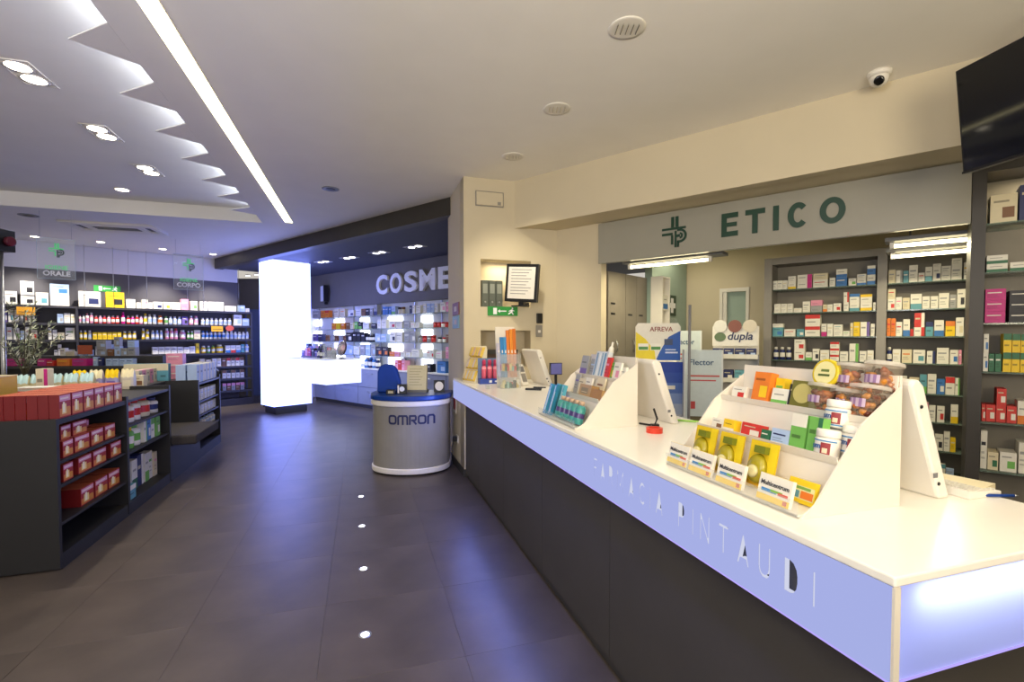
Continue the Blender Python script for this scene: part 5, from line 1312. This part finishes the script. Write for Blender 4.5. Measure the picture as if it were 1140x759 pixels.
# top tier
small(4.225, .07, .050, 'w', '.', 'r', 'small white carton with red emblem at the end of the top tier', 2, tilt=14)
small(4.330, .075, .115, 'o', '.', 'y', 'bright orange carton with pale circle on the top tier', 2, .035, tilt=12)
small(4.392, .04, .095, 'y', '=', 'g', 'narrow yellow carton behind the orange one', 2, tilt=10, dy=.03)
small(4.418, .07, .065, 'w', '_', 'g', 'white and green packet beside the orange carton', 2, .015, tilt=14)
small(4.483, .055, .085, 'k', '.', 'w', 'black carton with white leaf picture on the top tier', 2, .02, tilt=12)
o = lean('soap_carton', 'olive green soap carton with a pale round label', 'carton', S2X, S2Y, 4.515, 2, 12, None, .004, 0, 0, .045)
part('body', MB().box(-.05, .05, 0, .05, 0, .095, lin('#6d6a2a'), lin('#5b5720')), 'card', o)
part('round_label', MB().prism([(-.005 + .036 * math.cos(a * .3), .052 + .034 * math.sin(a * .3)) for a in range(21)], 'y', -.002, -.0003, lin('#b9ae6a')), 'card', o)
o = lean('round_tin', 'round yellow tin with a green leaf picture behind the soap carton', 'tin', S2X, S2Y, 4.560, 2, 14, None, .058, 0, .075)
s = MB().lathe([(.045, 0), (.047, .003), (.047, .016), (.044, .018)], 28); s.xf(Matrix.Translation((0, 0, .047)) @ Matrix.Rotation(R(90), 4, 'X')); s.c = [lin('#cdb524')] * len(s.c); part('tin', s, 'gloss', o)
part('picture', MB().prism([(.038 * math.cos(a * .3), .047 + .038 * math.sin(a * .3)) for a in range(21)], 'y', -.0195, -.0185, lin('#dcd59a')).box(-.02, .02, -.021, -.0196, .035, .042, lin('#4c5c28')).box(-.012, .016, -.021, -.0196, .05, .058, lin('#5f7034')), 'card', o)
def tub(x, dy, dz, sc, label, seed):
    o = lean('sweet_tub', label, 'tub', S2X, S2Y, x, 2, 10, 'clear sweet tubs', dy, 0, dz, .095)
    r, h = .050 * sc, .098 * sc
    part('cup', MB().lathe([(r * .80, 0), (r * .82, .004), (r * .98, h), (r * 1.02, h)], 28, 0, r), 'cleartub', o)
    part('lid', MB().lathe([(r * 1.05, h + .0005), (r * 1.07, h + .004), (r * 1.05, h + .012), (r * .9, h + .014)], 28, 0, r), 'lidtub', o)
    rr = random.Random(seed); f = MB()
    for k in range(64):
        a, q, z = rr.uniform(0, 6.28), math.sqrt(rr.random()) * r * .74, rr.uniform(.014, h * .82)
        i0 = len(f.v); L = rr.uniform(.010, .017)
        c = lin(rr.choice(('#5a2412', '#7a3a14', '#a85a18', '#3d160c', '#8a4020', '#b8741e')))
        f.lathe([(.003, -L), (.0095, -L * .5), (.010, L * .5), (.003, L)], 7, col=c)
        f.xf(Matrix.Translation((q * math.cos(a), r + q * math.sin(a), z)) @ Matrix.Rotation(rr.uniform(0, 3), 4, 'X') @ Matrix.Rotation(rr.uniform(0, 3), 4, 'Y'), i0)
    g = part('sweets', f, 'gloss', o); g['kind'] = 'stuff'
    lb = MB()
    for q in range(6):
        A, Bq = R(-38 + q * 11), R(-27 + q * 11); R_ = r * .93
        lb.face([(R_ * math.sin(A), r - R_ * math.cos(A), h * .42), (R_ * math.sin(Bq), r - R_ * math.cos(Bq), h * .42), (R_ * 1.02 * math.sin(Bq), r - R_ * 1.02 * math.cos(Bq), h * .68), (R_ * 1.02 * math.sin(A), r - R_ * 1.02 * math.cos(A), h * .68)], lin('#b9a3b8') if q % 2 else lin('#8a6a94'))
    part('label', lb, 'card', o)
tub(4.560, -.010, -.012, .92, 'clear tub of brown sweets sitting lowest, beside the upper gum jar', 1)
tub(4.638, .012, .0, .66, 'smaller clear tub of amber sweets in the middle of the tubs', 2)
tub(4.706, -.008, -.010, 1.0, 'clear tub of amber sweets against the acrylic side panel', 3)
tub(4.620, .040, .052, .92, 'clear tub of dark sweets at the top, next to the round tin', 4)
tub(4.710, .044, .056, .98, 'clear tub of reddish sweets at the very top of the display', 5)

# --- middle stand
for k, (x, c) in enumerate(((2.905, '#3f8fae'), (2.945, '#4ba0b8'), (2.985, '#2f7c98'), (3.03, '#57a9bd'))):
    m = MB().box(-.018, .018, 0, .022, 0, .195, lin(c), darker(lin(c), .6)); m.decal(-.006, .004, .01, .185, lin('#b5dde6')); m.decal(.008, .015, .02, .15, lin('#dcecec'), -.0009)
    lean_one('tube_carton', m, 'gloss', 'tall shiny turquoise carton, %s from the far end of the display' % nth(k), 'carton', S1X, S1Y, x, 0, 17, 'tall turquoise cartons', -.002 + .03 * (k % 2))
for k in range(5):
    x = 3.085 + k * .066
    o = lean('teal_bottle', 'small teal bottle with violet band, %s from the turquoise cartons' % nth(k), 'bottle', S1X, S1Y, x, 0, 15, 'small teal bottles with violet bands', .0, 0, 0, .05)
    part('body', MB().lathe([(.026, 0), (.028, .004), (.028, .035), (.028, .062), (.028, .088), (.020, .102), (.012, .106)], 18, 0, .029, cols=[LC['t'], lin('#43938c'), lin('#4a3a70'), lin('#43938c'), lin('#43938c'), LC['t']]), 'gloss', o)
    part('cap', MB().lathe([(.014, .107), (.014, .128), (.011, .130)], 16, 0, .029, lin('#c9a98c')), 'plast', o)
m = MB().box(-.075, .075, 0, .05, 0, .075, lin('#b5946a'), lin('#94683a'), lin('#a5804e')); m.decal(-.05, .04, .02, .055, lin('#8c7f66')); m.decal(-.04, .03, .028, .032, lin('#cbb998'), -.001)
lean_one('kraft_box', m, 'card', 'brown kraft box with printed front on the middle tier', 'box', S1X, S1Y, 3.20, 1, 14, None, -.004, 0, 0, .05)
lean_one('kraft_box', MB().box(-.058, .07, 0, .05, 0, .06, lin('#a87c44'), lin('#9a6c34'), lin('#b08a54')), 'card', 'plain orange brown kraft box against the side panel', 'box', S1X, S1Y, 3.335, 1, 14, None, -.002, 0, 0, .05)
for k, (x, w, h, b, p_, a) in enumerate(((3.03, .09, .10, 'e', '.', 'G'), (3.12, .08, .11, 'w', '.', 'G'), (3.27, .09, .12, 'e', '=', 'u'), (2.96, .06, .12, 's', '=', 'v'))):
    small(x, w, h, b, p_, a, ('cream sachet with green leaf behind the kraft box', 'white sachet with green leaf behind the kraft box', 'cream sachet with brown lettering near the side panel', 'grey sachet with violet lettering at the far end')[k], 1, .012, .05, 14, 'herb_sachet', S1X, S1Y)
o = lean('clear_bag', 'clear plastic bag of pale brushes standing highest on the display', 'bag', S1X, S1Y, 3.125, 2, 14, None, .008, 0, 0, .03)
m = MB().box(-.075, .075, 0, .03, 0, .16, lin('#c9ced0')); part('contents', m, 'plast', o)
for k in range(4): part('stripe', MB().box(-.06 + k * .033, -.045 + k * .033, -.003, -.0003, .01, .15, lin(('#7f9bb0', '#dfe3e2', '#90a9b8', '#5b88a8')[k])), 'gloss', o)
part('nozzle', MB().lathe([(.018, .161), (.014, .19), (.006, .20), (.006, .225)], 12, .05, .025, LC['w']), 'plast', o)
for k, (x, w, h, b, p_, a, l) in enumerate(((2.91, .10, .13, 's', '_', 'v', 'grey and violet packet at the far end of the top tier'), (3.02, .09, .11, 's', '=', 'l', 'clear grey packet beside the violet one'), (3.215, .07, .13, 'r', '=', 'p', 'red speckled packet next to the clear bag'), (3.27, .06, .10, 'g', '.', 'y', 'lime green packet on the top tier of the display'), (3.335, .075, .105, 'w', '.', 'p', 'white packet with pink emblem on the top tier'), (3.385, .06, .08, 'w', '_', 'o', 'white packet with orange base next to the side panel'))):
    small(x, w, h, b, p_, a, l, 2, .014, .008 + .012 * (k % 2), 14, 'brush_packet', S1X, S1Y)
for k, (x, w, h, b, p_, a, l) in enumerate(((3.30, .07, .06, 'e', '.', 'u', 'cream packet with dark brown spot, middle tier side'), (3.375, .05, .05, 'w', '_', 'y', 'little white and yellow packet, middle tier side'))):
    small(x, w, h, b, p_, a, l, 1, .012, .070, 14, 'herb_packet', S1X, S1Y)

# --- point of sale screens (backs towards the aisle)
def pos_screen(x0, x1, y, label):
    t = thing('checkout_screen', label, 'screen', FA.p(x0, y, CT + .0005), FA.rz)
    W = x1 - x0
    pr = [(.0, 0), (.05, 0), (-.075, .352), (-.095, .372), (-.12, .372), (-.135, .355)]
    part('back_shell', MB().prism(pr, 'x', 0, W), 'white', t, bev=.010)
    part('screen', MB().prism([(.0515, .02), (.053, .02), (-.068, .345), (-.0695, .345)], 'x', .03, W - .03), 'screen', t)
    part('foot', MB().box(.08, W - .08, .051, .075, 0, .012), 'white', t)
    part('port_panel', MB().box(W + .0005, W + .002, -.030, -.012, .07, .085), 'cab', t)
    for z in (.05, .29): part('screw', MB().lathe([(.006, 0), (.005, .002)], 10).xf(Matrix.Translation((W + .001, .012 - z * .35, z)) @ Matrix.Rotation(R(90), 4, 'Y')), 'black', t)
    return t
pos_screen(2.95, 3.43, .635, 'white checkout screen leaning behind the display of tubes, seen from the back')
pos_screen(4.20, 4.765, .635, 'white checkout screen leaning behind the display of sweet tubs, seen from the back')
pos_screen(.75, 1.24, .75, 'white checkout screen at the far end of the counter, seen from the back')
t = thing('cable_loop', 'short black cable and plug under the leaning white checkout screen', 'cable', FA.p(3.44, .50, CT + .001))
part('cable', MB().tube([(-.06, .05, .006), (-.02, .0, .006), (.0, -.04, .012), (.01, -.05, .05), (.0, -.02, .10)], .006, 7), 'black', t); part('plug', MB().box(-.02, .02, -.06, -.03, 0, .02), 'black', t)
# --- far end of the counter
FB = Frame(FA.p(0, 0)[:2], 72.7)         # x across the counter, front faces the shop front
def fb(lx, ly): return FA.p(lx, ly, CT + .0008)
t = thing('bag_display', 'slanted white card display of cream and yellow bags at the far counter end', 'display', fb(.50, .012), FA.rz + R(21))
m = MB().prism([(0, 0), (.15, 0), (.17, .36), (.155, .40)], 'x', 0, .24, lin('#e5dcc2'))
part('stand', m, 'card', t)
for k in range(4):
    b_ = MB(); x0_ = .005 + k * .058
    for z0 in (0, 1, 2):
        n = Vector((0, -.93, .37)); u = Vector((0, .37, .93)); c = Vector((x0_, 0, 0)) + u * (.02 + z0 * .135) + n * .001
        i0 = len(b_.v)
        q = [c, c + Vector((.055, 0, 0)), c + Vector((.055, 0, 0)) + u * .125, c + u * .125]
        q2 = [p_ + n * .028 * (1 if z0 < 2 else 1.3) + (Vector((.028, 0, 0)) + c + u * .06 - p_) * .25 for p_ in q]
        col = lin(('#d9c8a0', '#cfbfb4', '#dfc46a')[z0] if k % 2 == 0 else ('#d8cfc0', '#e0cb84', '#d4b6a0')[z0])
        b_.face(q2, col)
        for a in range(4): b_.face([q[a], q[(a + 1) % 4], q2[(a + 1) % 4], q2[a]], lin('#e2c25c'))
    part('bag', b_, 'gloss', t)
t = thing('pink_bottle_tray', 'blue card tray holding a row of pink bottles on the counter', 'tray', fb(.83, .135), FB.rz)
m = MB().box(0, .235, 0, .10, 0, .055, lin('#2f4aa0')).box(0, .235, .10, .105, 0, .27, lin('#6b7ea8')); m.decal(.10, .13, .015, .04, lin('#e8eaf2')); m.decal(.16, .21, .02, .035, lin('#e8eaf2'))
part('tray', m, 'card', t)
for k in range(3):
    o = thing('pink_bottle', 'pink bottle in the blue card tray, %s from the aisle' % nth(k), 'bottle', fb(.83 - .052, .19 + k * .062) , FB.rz, 'pink bottles in the blue tray')
    o.location.z = CT + .056
    part('body', MB().lathe([(.024, 0), (.026, .004), (.026, .10), (.024, .125), (.012, .14)], 16, cols=[lin('#e0627c'), lin('#e0627c'), lin('#ee9aa6'), lin('#e0627c'), lin('#e0627c')]), 'gloss', o)
    part('cap', MB().lathe([(.019, .141), (.019, .19), (.013, .20)], 16, col=lin('#c23460')), 'plast', o)
t = thing('brochure_rack', 'clear acrylic rack of blue and orange brochures on the counter', 'rack', fb(1.33, .22), FB.rz)
part('base_box', MB().box(0, .20, 0, .003, 0, .33).box(0, .20, .10, .103, 0, .33).box(-.003, 0, 0, .14, 0, .35).box(.20, .203, 0, .14, 0, .35).box(0, .20, .003, .14, 0, .003), 'clear', t)
part('divider', MB().box(0, .20, .004, .099, .165, .169), 'clear', t)
part('back_panel', MB().prism([(.135, .0), (.139, .0), (.215, .60), (.211, .60)], 'x', .0, .20), 'acry', t)
for k, (x, h, c) in enumerate(((.0, .44, '#c2bccb'), (.035, .50, '#2f7fc0'), (.068, .50, '#3f90cc'), (.10, .57, '#d9782a'), (.135, .58, '#e08a2e'), (.168, .585, '#d06f22'))):
    o = thing('brochure', '%s brochure leaning in the acrylic rack, %s from the aisle' % (('pale lilac', 'blue', 'lighter blue', 'orange', 'bright orange', 'dark orange')[k], nth(k)), 'brochure', t.matrix_basis @ Vector((x, .108, .10)), FB.rz, 'brochures in the acrylic rack')
    m = MB().box(0, .031, 0, .018, 0, h - .10, lin(c)); m.decal(.006, .010, .02, h - .14, darker(lin(c), 1.25)); m.decal(.014, .026, .24, .27, lin('#e9e4d8'), -.0008)
    ob = part('cover', m, 'card', o, rot=(R(-7), 0, 0))
sw = random.Random(9)
for k in range(26):
    up = k >= 14
    hx = sw.choice(('#7a3a22', '#c23a2c', '#2d5a3a', '#d8c890', '#3a2a22', '#c9a52e', '#8fb0a8'))
    c = lin(hx)
    m = MB().box(-.018, .018, -.012, .012, 0, .02, c)
    xx, yy = .03 + (k % 7) * .024, .03 + ((k // 7) % 2) * .045
    zz = (.172 if up else .005) + (.0215 if (k % 14) >= 7 and False else 0)
    cn = {'#7a3a22': 'brown', '#c23a2c': 'red', '#2d5a3a': 'green', '#d8c890': 'cream', '#3a2a22': 'dark', '#c9a52e': 'gold', '#8fb0a8': 'mint'}[hx]
    ob = link('sweet', m.mesh('sweet', 'gloss'), None, t.matrix_basis @ Vector((xx, yy, zz)), FB.rz)
    ob.scale = (.62, 1.4, 1.5 + sw.random() * 2.2)
    tag(ob, '%s wrapped sweet, %s row, %s from the aisle, %s box of the acrylic rack' % (cn, 'front' if (k // 7) % 2 == 0 else 'rear', nth(k % 7), 'upper' if up else 'lower'), 'sweet', 'sweets in the %s box of the acrylic rack' % ('upper' if up else 'lower'))
t = thing('card_terminal', 'white card terminal leaning in its holder beside the brochure rack', 'card terminal', fb(1.20, .52), FB.rz + R(18))
part('body', MB().prism([(0, .02), (.03, .0), (.135, .20), (.105, .22)], 'x', -.04, .04), 'white', t, bev=.006)
part('display', MB().prism([(.0625, .145), (.0605, .146), (.0885, .2), (.0905, .199)], 'x', -.028, .028), 'cab', t)
part('holder', MB().box(-.05, .05, .02, .12, 0, .012), 'white', t)
part('keypad', MB().prism([(.012, .0475), (.010, .0485), (.052, .13), (.054, .129)], 'x', -.028, .028), 'cabb', t)
t = thing('card_reader', 'small flat black card reader lying on the counter', 'card reader', fb(1.52, .50), FA.rz + R(60))
part('body', MB().box(-.09, .06, -.03, .03, 0, .018), 'black', t, bev=.004); part('swipe_bar', MB().box(-.02, .10, .01, .028, .0185, .03), 'black', t)
t = thing('customer_display', 'small violet-lit customer display on a black stand', 'display', fb(1.30, .80), FB.rz - R(6))
part('foot', MB().box(-.05, .05, -.05, .05, 0, .012), 'black', t); part('stem', MB().box(-.012, .012, -.01, .012, .0125, .12), 'black', t)
part('head', MB().box(-.06, .06, -.02, .03, .121, .24), 'black', t); part('screen', MB().box(-.055, .055, -.0215, -.0202, .128, .234), ink('#6a6bb0', .2), t)
t = thing('glass_cube', 'tiny clear glass cube standing near the counter edge', 'ornament', fb(1.30, .105), FB.rz)
part('cube', MB().box(-.025, .025, -.025, .025, 0, .045), 'clear', t); part('insert', MB().box(-.015, .015, -.002, .002, .001, .035), 'steel', t)
# --- loose things on the near half
t = thing('tape_roll', 'red roll of adhesive tape lying on the counter beside the leaning screen', 'tape', fb(3.60, .405), 0)
s = MB(); n = 28
for k in range(n):
    a, b = 2 * math.pi * k / n, 2 * math.pi * (k + 1) / n
    for (r0, z0, r1, z1) in ((.042, 0, .042, .026), (.042, .026, .029, .026), (.029, .026, .029, 0), (.029, 0, .042, 0)):
        s.face([(r0 * math.cos(a), r0 * math.sin(a), z0), (r0 * math.cos(b), r0 * math.sin(b), z0), (r1 * math.cos(b), r1 * math.sin(b), z1), (r1 * math.cos(a), r1 * math.sin(a), z1)], smooth=False)
part('tape', s, 'tape', t)
t = thing('pen', 'lime green pen lying on the counter behind the tape roll', 'pen', fb(3.40, .775), FA.rz + R(48))
part('barrel', MB().tube([(-.065, 0, .007), (.05, 0, .007)], .006, 10), ink('#9ad05a'), t); part('tip', MB().tube([(.0505, 0, .007), (.065, 0, .007)], [.005, .001], 8), 'white', t)
t = thing('keyboard', 'white keyboard lying behind the leaning screen near the counter corner', 'keyboard', fb(4.735, .72), FA.rz)
part('case', MB().prism([(0, 0), (.15, 0), (.15, .014), (0, .026)], 'x', -.20, .06), 'white', t, bev=.003)
ks = MB()
for r_ in range(5):
    for c_ in range(11): ks.box(-.19 + c_ * .0222, -.172 + c_ * .0222, .012 + r_ * .026, .033 + r_ * .026, .0245 - r_ * .0021, .0285 - r_ * .0021)
o = part('keys', ks, ink('#d2cdc0'), t); o['kind'] = 'stuff'
t = thing('notepad', 'block of cream note paper on the counter near the corner', 'notepad', fb(4.69, .845), FA.rz + R(12))
part('pages', MB().box(-.08, .08, -.05, .05, 0, .022), ink('#dccfa6'), t); part('cover_sheet', MB().box(-.08, .08, -.05, .05, .0222, .0230), ink('#e6dab4'), t)
t = thing('paper_sheet', 'white sheet of paper under the cream note block', 'paper', fb(4.74, .785), FA.rz + R(4))
t.location = fb(4.60, .74); part('sheet', MB().box(-.07, .07, -.04, .04, 0, .0012), ink('#e9e4d6'), t)
t = thing('ballpoint_pen', 'dark blue ballpoint pen lying behind the keyboard at the counter edge', 'pen', fb(4.80, .822), FA.rz + R(70))
part('barrel', MB().tube([(-.07, 0, .006), (.06, 0, .006)], .005, 8), 'blue', t); part('tip', MB().tube([(.0605, 0, .006), (.074, 0, .006)], [.004, .001], 8), 'steel', t)
